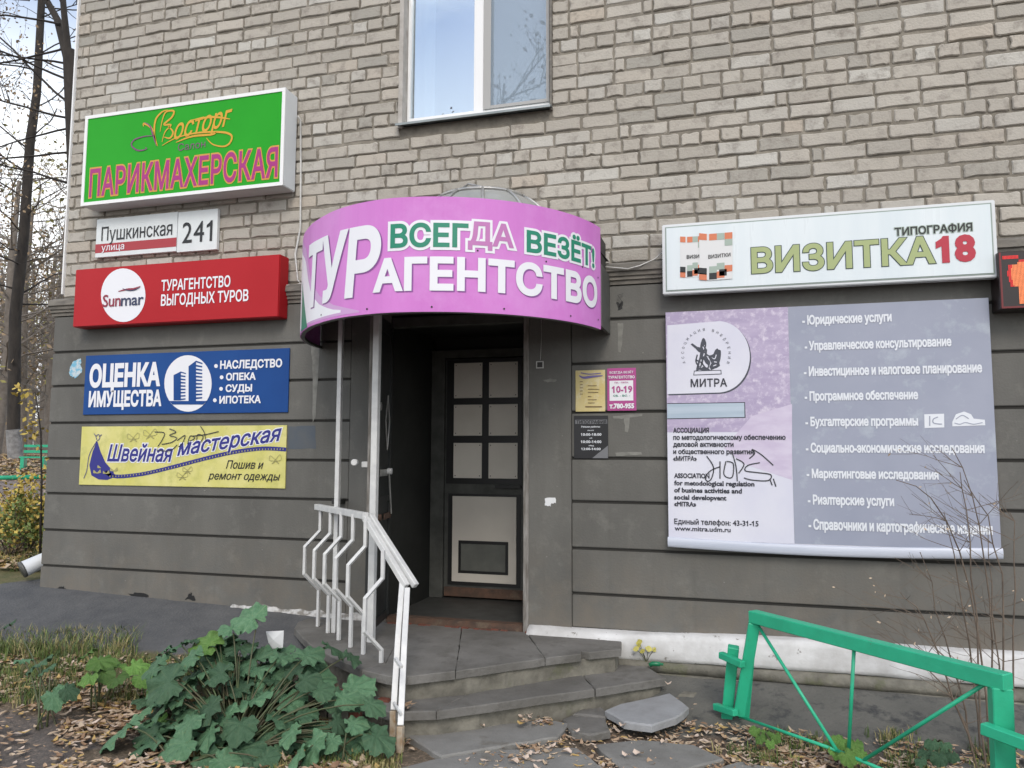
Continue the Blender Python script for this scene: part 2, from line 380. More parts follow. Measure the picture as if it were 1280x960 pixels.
soil = nmix(nmix((.075, .055, .04), (.13, .1, .075), 18), (.27, .2, .145), 45, .5, .66)
asph = nmix(nmix((.062, .065, .07), (.105, .107, .108), 2.5), (.17, .16, .145), 70, .58, .75)
gras = nmix((.07, .09, .02), (.14, .12, .045), 9); road = nmix((.19, .165, .155), (.27, .225, .2), 2)
apm = nmix(nmix((.135, .133, .118), (.095, .095, .086), 2.5), (.045, .047, .048), 7, .52, .66)
cur = soil
k = n.new('ShaderNodeMixRGB'); l.new(cur, k.inputs[1]); l.new(apm, k.inputs[2]); l.new(at.outputs['Alpha'], k.inputs[0]); cur = k.outputs[0]
for ch, c in (('Red', asph), ('Green', gras), ('Blue', road)):
    k = n.new('ShaderNodeMixRGB'); l.new(cur, k.inputs[1]); l.new(c, k.inputs[2]); l.new(sp_.outputs[ch], k.inputs[0]); cur = k.outputs[0]
l.new(cur, p.inputs['Base Color'])
zb = n.new('ShaderNodeTexNoise'); zb.inputs['Scale'].default_value = 55; zb.inputs['Detail'].default_value = 8; l.new(tcn.outputs['Object'], zb.inputs['Vector'])
bp = n.new('ShaderNodeBump'); bp.inputs['Distance'].default_value = .008; bp.inputs['Strength'].default_value = .9; l.new(zb.outputs[0], bp.inputs['Height']); l.new(bp.outputs[0], p.inputs['Normal'])
me.materials.append(m)
gro = bpy.data.objects.new('ground', me); COL.objects.link(gro); gro['kind'] = 'structure'

# ------------------------------------------------------------------ building
B = thing('apartment_building', 'apartment building with silicate brick upper wall above grey banded stucco ground floor', 'building', (-2, 0, -.2))
XL, XR = -5.555, 3.2
BY = .03                                   # face of the brickwork
WX0, WX1, WZ0, WZ1 = -2.375, -1.222, 3.43, 5.0
DX0, DX1, DZ0, DZ1 = -2.41, -1.405, -.22, 1.92
# mortar backing of the brick wall with the window opening cut out
mb = MB(); yb = BY+.0105
mb.box(XL+.055, WX0, yb, .35, 2.2, 6.4); mb.box(WX1, XR, yb, .35, 2.2, 6.4); mb.box(WX0, WX1, yb, .35, 2.2, WZ0-.01); mb.box(WX0, WX1, yb, .35, WZ1, 6.4)
mb.box(XL+.055, XL+.3, .35, 12, -.3, 6.4)
wall = mb.build('brick_wall', 'mortar', B)
# brick material: every brick its own tone
m = bpy.data.materials.new('silicate_brick'); m.use_nodes = True; n = m.node_tree.nodes; l = m.node_tree.links; p = n['Principled BSDF']; p.inputs['Roughness'].default_value = .9
oi = n.new('ShaderNodeObjectInfo'); ge = n.new('ShaderNodeNewGeometry'); ad = n.new('ShaderNodeMath'); ad.operation = 'ADD'; fr = n.new('ShaderNodeMath'); fr.operation = 'FRACT'
l.new(oi.outputs['Random'], ad.inputs[0]); l.new(ge.outputs['Random Per Island'], ad.inputs[1]); l.new(ad.outputs[0], fr.inputs[0])
cr = n.new('ShaderNodeValToRGB'); cr.color_ramp.interpolation = 'LINEAR'
E_ = cr.color_ramp.elements; E_[0].position = 0; E_[0].color = (.325, .312, .275, 1); E_[1].position = 1; E_[1].color = (.49, .478, .435, 1)
for po, c in ((.12, (.37, .345, .30)), (.45, (.415, .386, .335)), (.7, (.44, .415, .365)), (.80, (.425, .375, .31)), (.84, (.415, .394, .35))): e = E_.new(po); e.color = c+(1,)
l.new(fr.outputs[0], cr.inputs[0])
geo = ge.outputs['Position']
z1 = n.new('ShaderNodeTexNoise'); z1.inputs['Scale'].default_value = 11; z1.inputs['Detail'].default_value = 9; z1.inputs['Roughness'].default_value = .7; l.new(geo, z1.inputs['Vector'])
r1 = n.new('ShaderNodeMapRange'); r1.inputs[1].default_value = .52; r1.inputs[2].default_value = .74; l.new(z1.outputs[0], r1.inputs[0])
k1 = n.new('ShaderNodeMixRGB'); k1.inputs[2].default_value = (.2, .18, .155, 1); l.new(r1.outputs[0], k1.inputs[0]); l.new(cr.outputs[0], k1.inputs[1])
z2 = n.new('ShaderNodeTexNoise'); z2.inputs['Scale'].default_value = .9; z2.inputs['Detail'].default_value = 5; l.new(geo, z2.inputs['Vector'])
r2 = n.new('ShaderNodeMapRange'); r2.inputs[1].default_value = .42; r2.inputs[2].default_value = .7; r2.inputs[4].default_value = .4; l.new(z2.outputs[0], r2.inputs[0])
k2 = n.new('ShaderNodeMixRGB'); k2.inputs[2].default_value = (.3, .28, .25, 1); l.new(r2.outputs[0], k2.inputs[0]); l.new(k1.outputs[0], k2.inputs[1]); l.new(k2.outputs[0], p.inputs['Base Color'])
z3 = n.new('ShaderNodeTexNoise'); z3.inputs['Scale'].default_value = 70; z3.inputs['Detail'].default_value = 6; l.new(geo, z3.inputs['Vector'])
z4 = n.new('ShaderNodeTexNoise'); z4.inputs['Scale'].default_value = 18; z4.inputs['Detail'].default_value = 3; l.new(geo, z4.inputs['Vector']); a4 = n.new('ShaderNodeMath'); a4.operation = 'ADD'; l.new(z3.outputs[0], a4.inputs[0]); l.new(z4.outputs[0], a4.inputs[1])
b3 = n.new('ShaderNodeBump'); b3.inputs['Distance'].default_value = .004; l.new(a4.outputs[0], b3.inputs['Height']); l.new(b3.outputs[0], p.inputs['Normal'])
M['brick'] = m
rb = random.Random(11)
def brick_geo(wd, h=.086, r=rb):
    """worn silicate brick centred on the origin, face at y=0; chipped outline, rounded arrises"""
    pts = []; hw, hh = wd/2, h/2; cz = [r.choice([.004, .006, .008, .010, .012, .016, .020]) for _ in range(4)]
    cs = [(-hw, -hh), (hw, -hh), (hw, hh), (-hw, hh)]
    for i, (x, z) in enumerate(cs):
        c = cz[i]*r.uniform(.8, 1.5); sx = -1 if x < 0 else 1; sz = -1 if z < 0 else 1
        a = (x, z-sz*c*.8); b_ = (x-sx*c, z); mid_ = (x-sx*c*.27, z-sz*c*.22)
        if i in (0, 2): pts += [a, mid_, b_]
        else: pts += [b_, mid_, a]
        nxt = cs[(i+1) % 4]
        if i in (0, 2):
            for t in (.3, .62):
                pts.append((x+(nxt[0]-x)*t+r.uniform(-.01, .01), z-sz*abs(r.gauss(0, .0034))))
        else: pts.append((x-sx*abs(r.gauss(0, .003)), z+(nxt[1]-z)*.5))
    n_ = len(pts); v = []
    y0 = r.uniform(-.003, .003)
    for x, z in pts: v.append((x*(1-.007/hw), y0, z*(1-.006/hh)))
    for x, z in pts: v.append((x, y0+.0065, z))
    for x, z in pts: v.append((x, .03, z))
    f = [tuple(range(n_))]+[(i, n_+i, n_+(i+1) % n_, (i+1) % n_) for i in range(n_)]+[(n_+i, 2*n_+i, 2*n_+(i+1) % n_, n_+(i+1) % n_) for i in range(n_)]
    return v, f
def brick_mesh(wd):
    v, f = brick_geo(wd); me = bpy.data.meshes.new('brick'); me.from_pydata(v, [], f); me.materials.append(M['brick']); return me
STR = [brick_mesh(.250) for _ in range(16)]; HED = [brick_mesh(.119) for _ in range(10)]; THQ = [brick_mesh(.185) for _ in range(5)]; QTR = [brick_mesh(.06) for _ in range(4)]
headers = {8, 4, 0, -4, -8, -13, 12, 16, 20}
bricks = []
for i in range(-16, 26):
    z = 3.880+.098*i; segs = []
    if z-.04 < WZ0 and z+.045 > WZ0-.02: segs = [(XL+.05, WX0-.02), (WX1+.012, XR), (WX0+.0, WX1)] if z+.05 < WZ0 else [(XL+.05, WX0-.02), (WX1+.012, XR)]
    elif z+.04 > WZ0 and z-.05 < WZ1: segs = [(XL+.05, WX0-.02), (WX1+.012, XR)]
    if not segs: segs = [(XL+.05, XR)]
    for (a, b) in segs:
        x = a; first = True; wob = rb.uniform(-.003, .003)
        if i in headers: seq = 'H'
        else: seq = 'S'
        if seq == 'S' and a < -5: start = [0, .13, .065, .195][i % 4 if i >= 0 else (-i) % 4]
        elif seq == 'S': start = [0, .13][i % 2] if a < -2 else rb.choice([0, .13, .19])
        else: start = rb.choice([0, .065])
        k = 0
        while x < b-.03:
            if first and start > .03: wd = start-.012; kind = 'F'
            elif seq == 'H': wd = .119; kind = 'H'
            elif rb.random() < .035: wd = .06; kind = 'Q'
            elif rb.random() < .03: wd = .185; kind = 'T'
            else: wd = .250; kind = 'S'
            first = False
            if x+wd > b-.004: wd = b-x-.003; kind = 'F'
            if wd > .03: bricks.append((x+wd/2, z+wob+rb.uniform(-.0035, .0035)+.006*math.sin(x*1.1+i*.8), wd, kind))
            x += wd+.0115+rb.uniform(-.0025, .0035)
            if seq == 'H': x += .0005
def in_sight(x, z):
    d = Vector((x, BY, z))-CAM; n3 = d.dot(F0.normalized()); 
    if n3 <= 0: return False, 0
    u = d.dot(RT.normalized())/n3; v = d.dot(UP.normalized())/n3
    return abs(u) < .668 and abs(v) < .505, n3
vis = []; rest = []
for b in bricks:
    ok, dist = in_sight(b[0], b[1])
    # bricks behind the signs do not show
    if ok and -5.2 < b[0] < -3.28 and 3.0 < b[1] < 3.72: ok = False
    if ok and -.42 < b[0] < 1.49 and b[1] < 2.44: ok = False
    (vis if ok else rest).append((b, dist))
vis.sort(key=lambda q: q[1]*(1 if q[0][2] > .2 else 1.35)); pick = vis[:300]; rest = vis[300:]+rest
wl = root_loc(wall)
for (x, z, wd, kind), _ in pick:
    me = rb.choice({'S': STR, 'H': HED, 'T': THQ, 'Q': QTR, 'F': STR}[kind]); o = bpy.data.objects.new('brick', me)
    if kind == 'F': o.scale = (wd/.25, 1, 1)
    if rb.random() < .5: o.scale = (-o.scale[0], 1, 1) if False else o.scale
    o.location = Vector((x, BY+rb.uniform(-.005, .004), z))-wl; o.rotation_euler = (rb.uniform(-.02, .02), rb.uniform(-.014, .014), rb.uniform(-.014, .014)); o.parent = wall; COL.objects.link(o)
mb = MB()
for (x, z, wd, kind), _ in rest:
    v, f = brick_geo(wd); dy = rb.uniform(-.005, .004); rz = rb.uniform(-.014, .014); mb.add([(x+q[0], BY+q[1]+dy, z+q[2]+q[0]*rz) for q in v], f)
mb.build('brickwork', 'brick', wall, kind='stuff')
MB().box(XL+.040, XL+.053, .012, .045, 2.3, 6.4).build('corner_highlight', 'pvc', B)  # white strip added to imitate the sunlit rim of the brick corner

# cornice between brick and stucco
def profile(mbx, pr, x0, x1, closed=True):
    n_ = len(pr); mbx.add([(x0, y, z) for y, z in pr]+[(x1, y, z) for y, z in pr], [(i, i+1, n_+i+1, n_+i) for i in range(n_-1)]+[tuple(range(n_-1, -1, -1)), tuple(range(n_, 2*n_))])
pr = [(.2, 2.262), (.02, 2.262), (-.045, 2.235), (-.05, 2.19), (-.035, 2.182), (-.032, 2.160), (-.02, 2.155), (-.02, 2.135), (-.006, 2.13), (-.004, 2.105), (.2, 2.105)]
mb = MB(); profile(mb, pr, XL-.03, XR); mb.build('cornice', 'cornice', B)
# stucco bands with recessed joints
mb = MB(); mb.box(XL+.012, DX0-.02, .012, .4, -.6, 2.11); mb.box(DX1+.03, XR, .012, .4, -.6, 2.11); mb.box(DX0-.02, DX1+.03, .012, .4, DZ1+.06, 2.11); mb.box(XL+.012, XL+.3, .4, 12, -.3, 2.11)
mb.build('stucco_backing', 'groove', B)
def band(x0, x1, z0, z1, y0=0):
    g = .0095; MB().box(x0, x1, y0, .03, z0+g, z1-g).build('stucco_band', 'stucco', B, bevel=.0045)
LJ = [2.106, 1.794, 1.506, 1.196, .9, .61, .31, .018]; RJ = [2.106, 1.87, 1.571, 1.239, .927, .635, .325, .028]
PLX = W((437, 550)).x
for a, b in zip(LJ, LJ[1:]+[-.30]): band(XL, PLX, b, a)
for a, b in zip(RJ, RJ[1:]+[-.20]): band(-1.066, XR, b, a)
MB().box(PLX+.002, DX0-.01, -.003, .03, -.3, 2.1).build('pilaster', 'stucco', B, bevel=.003)
MB().box(DX1+.024, -1.070, -.006, .03, -.215, 2.1).build('pilaster', 'stucco', B, bevel=.003)
MB().box(DX0-.01, DX1+.024, -.002, .03, DZ1+.05, 2.1).build('door_head_wall', 'stucco', B)
# side wall of the building, seen from a step to the left
for a, b in zip(LJ, LJ[1:]+[-.30]): MB().box(XL-.003, XL+.02, .03, 12, b+.007, a-.007).build('stucco_band', 'stucco', B)
# whitewashed plinth and kerb at the wall foot
def lumpy(name, pr, x0, x1, mat, amp, seed, step=.05, rise=lambda x, j: 0):
    k = int((x1-x0)/step); vs = []; n_ = len(pr)
    for i in range(k+1):
        x = x0+(x1-x0)*i/k
        for j, (y, z) in enumerate(pr):
            q = noise.noise(Vector((x*2.2, j*.6, seed)))*amp+noise.noise(Vector((x*9, j*1.5, seed+5)))*amp*.4
            e = 0 if j in (0, n_-1) else 1
            vs.append((x, y-q*e, z+q*.7*e+rise(x, j)))
    fs = [(i*n_+j, i*n_+j+1, (i+1)*n_+j+1, (i+1)*n_+j) for i in range(k) for j in range(n_-1)]
    fs += [tuple(range(n_-1, -1, -1)), tuple(range(k*n_, (k+1)*n_))]
    mb = MB(); mb.add(vs, fs); return mb.build(name, mat, B, smooth=True)
lumpy('plinth', [(.02, -.195), (-.012, -.197), (-.05, -.202), (-.078, -.215), (-.088, -.24), (-.095, -.29), (-.1, -.335), (-.095, -.358), (-.07, -.366), (.02, -.368)], -1.36, XR, 'plinth', .013, 1, rise=lambda x, j: (.035 if j < 5 else .02)*sstep(-1.0, .4, x))
lumpy('plinth_ledge', [(.02, -.345), (-.085, -.347), (-.112, -.36), (-.122, -.385), (-.118, -.41), (-.1, -.416), (-.12, -.425), (-.15, -.44), (-.17, -.6), (.02, -.6)], -.8, XR, 'concrete_rough', .014, 2)
lumpy('plinth_strip', [(.0, -.195), (-.008, -.198), (-.018, -.205), (-.03, -.22), (-.035, -.3), (.0, -.3)], -3.7, -2.5, 'plinth_dirty', .016, 3, .02, rise=lambda x, j: (-.024*(x+3.1)+noise.noise(Vector((x*13, 0, 9)))*.022+noise.noise(Vector((x*4, 3, 9)))*.02-.012*(x < -3.2)) if j < 4 else 0)

# window -----------------------------------------------------------------
wx = lambda px, y=70, Y=.1: W((px, y), Y).x
M['reveal'] = pm('reveal_plaster', (.46, .44, .41), (.33, .31, .28), 9, .9, .003, 40)
MB().box(WX0-.03, WX0+.004, .018, .12, WZ0-.02, WZ1).build('window_reveal', 'reveal', B); MB().box(WX1-.002, WX1+.014, .018, .12, WZ0-.02, WZ1).build('window_reveal', 'cornice', B)
zb0 = W((560, 148), .1).z; zb1 = zb0+.055
win = MB()
xa, xb, xc_, xd = WX0+.006, wx(513), wx(592.5), wx(604.5)
win.box(xa, xb, .1, .17, zb0-.02, WZ1).box(xc_, xd, .098, .17, zb0-.02, WZ1).box(WX1-.022, WX1-.002, .1, .17, zb0-.02, WZ1).box(xb, WX1-.022, .1, .17, zb0-.02, zb0+.035).box(xb, WX1-.022, .1, .17, WZ1-.05, WZ1)
fo = win.build('window', 'pvc', B, bevel=.003)
nx0, nx1 = wx(605), wx(614)
MB().box(nx0, nx1, .09, .098, zb0+.03, WZ1-.06).box(nx1, wx(683)+.0, .09, .098, zb0+.03, zb0+.055).box(wx(683), WX1-.022, .09, .098, zb0+.03, WZ1-.06).build('screen_frame', 'pvcgrey', fo, bevel=.001)
gm = bpy.data.materials.new('window_glass'); gm.use_nodes = True; n = gm.node_tree.nodes; l = gm.node_tree.links
for q in list(n):
    if q.type == 'BSDF_PRINCIPLED': n.remove(q)
gl = n.new('ShaderNodeBsdfGlossy'); gl.inputs['Roughness'].default_value = .01; gl.inputs['Color'].default_value = (.85, .93, 1, 1); tr = n.new('ShaderNodeBsdfTransparent'); tr.inputs[0].default_value = (.8, .85, .85, 1); mxs = n.new('ShaderNodeMixShader'); mxs.inputs[0].default_value = .5
l.new(tr.outputs[0], mxs.inputs[1]); l.new(gl.outputs[0], mxs.inputs[2]); l.new(mxs.outputs[0], n['Material Output'].inputs[0]); M['glass'] = gm
sm = bpy.data.materials.new('insect_screen'); sm.use_nodes = True; n = sm.node_tree.nodes; l = sm.node_tree.links; p = n['Principled BSDF']; p.inputs['Base Color'].default_value = (.34, .42, .5, 1); p.inputs['Roughness'].default_value = .8
tr = n.new('ShaderNodeBsdfTransparent'); mxs = n.new('ShaderNodeMixShader'); mxs.inputs[0].default_value = .55; l.new(tr.outputs[0], mxs.inputs[1]); l.new(p.outputs[0], mxs.inputs[2]); l.new(mxs.outputs[0], n['Material Output'].inputs[0]); M['net'] = sm
MB().box(xb, xc_, .128, .132, zb0+.03, WZ1-.05).build('pane', 'glass', fo); MB().box(xd, WX1-.022, .128, .132, zb0+.03, WZ1-.05).build('pane', 'glass', fo)
mb = MB(); mb.quad((nx1, .094, zb0+.05), (wx(683), .094, zb0+.05), (wx(683), .094, WZ1-.06), (nx1, .094, WZ1-.06)); mb.build('insect_screen', 'net', fo)
def curtain(x0, x1, y, f=55, a=.018):
    mb = MB(); k = int((x1-x0)*110); v = []
    for i in range(k+1):
        x = x0+(x1-x0)*i/k; yy = y+a*math.sin(x*f+2*math.sin(x*9))
        v += [(x, yy, WZ0-.1), (x, yy, WZ1)]
    mb.add(v, [(2*i, 2*i+2, 2*i+3, 2*i+1) for i in range(k)]); return mb
curtain(WX0-.05, xb+.14, .25).build('curtain', 'curtain', fo, smooth=True); curtain(xd-.05, WX1+.1, .25, 38).build('curtain', 'curtain', fo, smooth=True)
MB().box(WX0-.6, WX1+.6, 1.6, 1.65, 2.9, 5.4).box(WX0-.6, WX1+.6, .36, 1.6, 2.88, 2.93).box(WX0-.6, WX1+.6, .36, 1.6, 5.3, 5.36).box(WX0-.65, WX0-.6, .36, 1.65, 2.9, 5.36).box(WX1+.6, WX1+.65, .36, 1.65, 2.9, 5.36).build('room_lining', 'room', B)
mb = MB(); profile(mb, [(.1, 3.455), (-.035, 3.425), (-.035, 3.408), (-.03, 3.408), (-.028, 3.42), (.1, 3.44)], WX0-.03, WX1+.015); mb.build('sill', 'sill', fo)

# doorway, vestibule, inner door ------------------------------------------
VD = .8
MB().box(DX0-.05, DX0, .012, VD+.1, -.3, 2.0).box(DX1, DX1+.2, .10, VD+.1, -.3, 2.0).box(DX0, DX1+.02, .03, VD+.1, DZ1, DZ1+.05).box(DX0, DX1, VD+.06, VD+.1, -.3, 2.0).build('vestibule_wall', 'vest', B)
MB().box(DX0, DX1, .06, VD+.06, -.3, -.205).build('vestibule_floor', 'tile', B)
MB().box(DX0, DX1, -.028, .058, -.262, -.198).build('threshold', 'brownwood', B, bevel=.006)
mb = MB()
rr_ = random.Random(5)
for k in range(26):
    x = lerp(DX0+.02, DX1+.05, k/25)+rr_.uniform(-.02, .02); s_ = rr_.uniform(.012, .03); mb.box(x, x+s_*1.8, -.045-rr_.uniform(0, .02), -.02, -.262, -.262+s_)
mb.build('rubble_edge', 'redbrick', B)
MB().box(DX1, DX1+.038, -.016, .05, -.25, DZ1+.02).build('door_jamb', 'worn', B, bevel=.004)
MB().box(DX0+.001, DX1-.002, -.012, .05, DZ1-.045, DZ1+.03).build('door_lintel', 'doorframe', B, bevel=.004)
wdX = lambda px, py=600: W((px, py), VD).x
wdZ = lambda py, px=600: W((px, py), VD).z
door = MB().box(wdX(556), DX1-.0, VD, VD+.04, wdZ(745), wdZ(448)).build('inner_door', 'doorframe', B, bevel=.003)
MB().box(DX0+.002, wdX(556), VD-.03, VD+.05, -.204, wdZ(437)).box(wdX(556), DX1, VD-.03, VD+.05, wdZ(447), wdZ(437)).build('door_casing', 'doorframe', B, bevel=.003)
cols_ = [(567, 602.5), (611, 647.3)]; rows_ = [(453.4, 497.4), (505.7, 544.6), (553.6, 597.8)]
xe = wdX(652.5)
mb = MB(); mb.box(wdX(558), xe, VD-.006, VD, wdZ(605), wdZ(449)); mb.build('glazing_frame', 'black', door)
for a, b in cols_:
    for t, u in rows_:
        pnl = MB().box(wdX(a), wdX(b), VD-.012, VD-.0062, wdZ(u), wdZ(t)).build('panel', 'panel', door, bevel=.002)
        mb = MB()
        for xx in (a+2.5, b-2.5):
            for yy in (t+3, u-3):
                cx, cz = wdX(xx), wdZ(yy); mb.add([(cx+.005*math.cos(k), VD-.0135, cz+.005*math.sin(k)) for k in (0, 1.05, 2.1, 3.14, 4.2, 5.24)], [(0, 1, 2, 3, 4, 5)])
        mb.build('screws', 'black', pnl, kind='stuff')
MB().box(wdX(561), wdX(651), VD-.006, VD, wdZ(732.5), wdZ(617.5)).build('kick_frame', 'black', door)
kp = MB().box(wdX(566.4), wdX(646), VD-.012, VD-.0062, wdZ(728), wdZ(620.5)).build('kick_panel', 'panel_low', door, bevel=.002)
MB().box(wdX(574.6), wdX(636.3), VD-.018, VD-.0122, wdZ(717), wdZ(676)).build('inset_frame', 'black', door, bevel=.002)
MB().box(wdX(578), wdX(633), VD-.022, VD-.0182, wdZ(713.5), wdZ(680)).build('inset_panel', 'grey_panel', door, bevel=.001)
MB().box(wdX(557), DX1, VD-.014, VD-.0005, wdZ(747), wdZ(735)).build('weather_bar', 'brownwood', door, bevel=.003)
MB().box(wdX(620), wdX(652), VD-.03, VD-.001, wdZ(609.5), wdZ(606)).build('letter_bar', 'black', door)

# open metal outer door, seen nearly edge on
ml = thing('metal_door_leaf', 'dark metal outer door leaf standing open at the left of the doorway', 'door', (DX0+.005, -.01, -.22))
hd = Vector((.11, -.50, 0)).normalized(); hn = Vector((hd.y, -hd.x, 0))*-1   # hn points to the right, into the doorway
H0 = Vector((DX0+.006, -.012, 0)); LW = .50
if hn.x < 0: hn = -hn
def leafbox(u0, u1, n0, n1, z0, z1):
    mb = MB(); vs = []
    for z in (z0, z1):
        for u, nn in ((u0, n0), (u1, n0), (u1, n1), (u0, n1)): q = H0+hd*u+hn*nn; vs.append((q.x, q.y, z))
    mb.add(vs, [(0, 3, 2, 1), (4, 5, 6, 7), (0, 1, 5, 4), (1, 2, 6, 5), (2, 3, 7, 6), (3, 0, 4, 7)]); return mb
leafbox(0, LW, -.022, .0, -.205, 1.90).build('door_sheet', 'leafmetal', ml, bevel=.002)
leafbox(LW-.001, LW+.012, -.04, -.001, .45, 1.90).build('worn_edge_strip', 'worn', ml, bevel=.002)
leafbox(LW-.02, LW+.01, -.04, -.0225, -.205, .449).build('edge_frame', 'leafmetal', ml, bevel=.002)
fr_ = MB()
for a, b, c, d in ((.02, .06, -.18, 1.86), (LW-.05, LW-.01, -.18, 1.86)):
    q = leafbox(a, b, .0005, .012, c, d); fr_.add(q.v, q.f)
for c, d in ((-.18, -.14), (.62, .66), (1.8, 1.84)):
    q = leafbox(.0605, LW-.0505, .0005, .011, c, d); fr_.add(q.v, q.f)
fr_.build('door_ribs', 'leafmetal', ml)
def leafpt(u, nn, z): q = H0+hd*u+hn*nn; return Vector((q.x, q.y, z))
MB().tube([leafpt(LW-.06, .012, 1.27), leafpt(LW-.06, .03, 1.27)], .028, 14).build('lock_plate', 'steel', ml)
q = leafbox(.18, .38, .013, .022, .80, .845); q.build('bolt_arm', 'steel', ml)
MB().tube([leafpt(.17, .02, .83), leafpt(.17, .05, .83)], .022, 12).build('bolt_pivot', 'whitemetal', ml)
MB().tube([leafpt(.17, .03, .82), leafpt(.08, .03, .53)], .006, 6).build('bolt_link', 'steel', ml)
q = leafbox(.05, .24, .013, .02, .50, .54); q.build('lower_bolt', 'brownwood', ml); MB().tube([leafpt(LW-.07, .012, .53), leafpt(LW-.07, .04, .53)], .022, 12).build('padlock_boss', 'brownwood', ml)
MB().tube([leafpt(.2, .02, 1.36), leafpt(.14, .02, 1.18), leafpt(.2, .02, .98), leafpt(.26, .02, 1.18), leafpt(.2, .02, 1.36)], .005, 5).build('diamond_trim', 'steel', ml)
q = leafbox(LW-.055, LW-.01, -.085, -.0415, .862, .90); q.build('lock_case', 'whitemetal', ml, bevel=.003)
MB().tube([leafpt(LW-.01, -.125, .895), leafpt(LW+.03, -.125, .895)], .022, 12).build('white_knob', 'whitemetal', ml, bevel=.004)

# ------------------------------------------------------------------ steps
RS = random.Random(21)
def edge_pts(P, step=.07, amp=.0035):
    out = []
    for i in range(len(P)):
        a = Vector(P[i]); b = Vector(P[(i+1) % len(P)]); k = max(1, int((b-a).length/step))
        for j in range(k):
            q = a+(b-a)*j/k
            out.append((q.x+RS.uniform(-amp, amp)*(j > 0), q.y+RS.uniform(-amp, amp)*(j > 0)))
    return out
def slab(name, P, z0, z1, mat, parent, bev=.006, amp=.0035, tilt=(0, 0)):
    ar = sum(P[i][0]*P[(i+1) % len(P)][1]-P[(i+1) % len(P)][0]*P[i][1] for i in range(len(P)))
    if ar < 0: P = P[::-1]
    Q = edge_pts(P, amp=amp); n_ = len(Q); cx = sum(q[0] for q in Q)/n_; cy = sum(q[1] for q in Q)/n_
    tz = lambda x, y: (x-cx)*tilt[0]+(y-cy)*tilt[1]
    inset = []
    for i, (x, y) in enumerate(Q):
        d = Vector((x-cx, y-cy)); s_ = 1-bev*RS.uniform(.6, 1.8)/max(d.length, .05); inset.append((cx+d.x*s_, cy+d.y*s_))
    mb = MB(); vs = [(x, y, z0+tz(x, y)) for x, y in Q]+[(x, y, z1-bev+tz(x, y)) for x, y in Q]+[(x, y, z1+tz(x, y)) for x, y in inset]
    fs = [tuple(reversed(range(n_)))]+[(i, (i+1) % n_, n_+(i+1) % n_, n_+i) for i in range(n_)]+[(n_+i, n_+(i+1) % n_, 2*n_+(i+1) % n_, 2*n_+i) for i in range(n_)]+[tuple(range(2*n_, 3*n_))]
    mb.add(vs, fs); return mb.build(name, mat, parent)
ST = thing('entrance_steps', 'worn grey concrete entrance steps with broken slab edges below the doorway', 'steps', (-1.6, -.6, -.5))
LZ = -.24
nose = [(-3.01, -.20), (-2.93, -.38), (-2.60, -.74), (-2.3, -.98), (-2.02, -1.17), (-1.80, -1.245), (-1.70, -1.20), (-1.511, -1.045), (-1.101, -.635), (-.889, -.455), (-.70, -.295), (-.73, -.06), (-.9, -.045)]
wallb = [(-.9, -.045), (-1.38, -.03), (-2.3, -.03), (-3.01, -.03)]
pieces = [[(-3.01, -.03), (-3.01, -.20), (-2.93, -.38), (-2.60, -.74), (-2.3, -.98), (-2.02, -1.17), (-1.947, -1.02), (-2.245, -.03)],
          [(-2.243, -.03), (-1.945, -1.02), (-2.012, -1.175), (-1.80, -1.245), (-1.70, -1.20), (-1.511, -1.045), (-1.837, -.03)],
          [(-1.834, -.03), (-1.508, -1.042), (-1.101, -.635), (-1.377, -.03)],
          [(-1.374, -.03), (-1.098, -.632), (-.915, -.475), (-.93, -.41), (-.875, -.42), (-.70, -.295), (-.73, -.06), (-.9, -.03)]]
for P in pieces: slab('landing_slab', P, LZ-.045, LZ+RS.uniform(-.002, .002), 'concrete', ST, bev=.004, amp=.0035)
slab('riser', [(-2.96, -.03), (-2.88, -.38), (-2.55, -.72), (-2.0, -1.13), (-1.80, -1.20), (-1.50, -1.01), (-.93, -.44), (-.74, -.29), (-.76, -.03)], -.6, LZ-.046, 'concrete_rough', ST, amp=.012)
S2 = -.38
slab('step_slab', [(-1.80, -1.345), (-1.74, -1.372), (-1.528, -1.285), (-1.46, -.95), (-1.9, -1.15), (-2.2, -1.08), (-2.25, -1.25)], S2-.045, S2, 'concrete', ST)
slab('step_slab', [(-1.522, -1.286), (-.80, -.672), (-.93, -.40), (-1.454, -.95)], S2-.045, S2, 'concrete', ST)
slab('step_slab', [(-.794, -.667), (-.423, -.344), (-.56, -.12), (-.72, -.1), (-.925, -.40)], S2-.045, S2, 'concrete', ST, tilt=(.01, .0))
slab('riser', [(-2.2, -1.2), (-1.77, -1.32), (-1.53, -1.24), (-.80, -.63), (-.46, -.335), (-.6, -.1), (-1.0, -.3), (-1.5, -.9), (-2.1, -1.0)], -.62, S2-.046, 'concrete_rough', ST, amp=.012)
# rubble at the foot of the railing
for i in range(12):
    x = RS.uniform(-2.35, -1.85); y = -1.2-(x+2.1)*-.0-RS.uniform(0, .16); s_ = RS.uniform(.03, .06)
    slab('rubble_piece', [(x-s_, y-s_*.5), (x+s_, y-s_*.6), (x+s_*.8, y+s_*.6), (x-s_*.7, y+s_*.7)], -.56, RS.uniform(-.42, -.33), 'redbrick' if i % 4 == 0 else 'concrete_rough', ST, bev=.01, amp=.008)

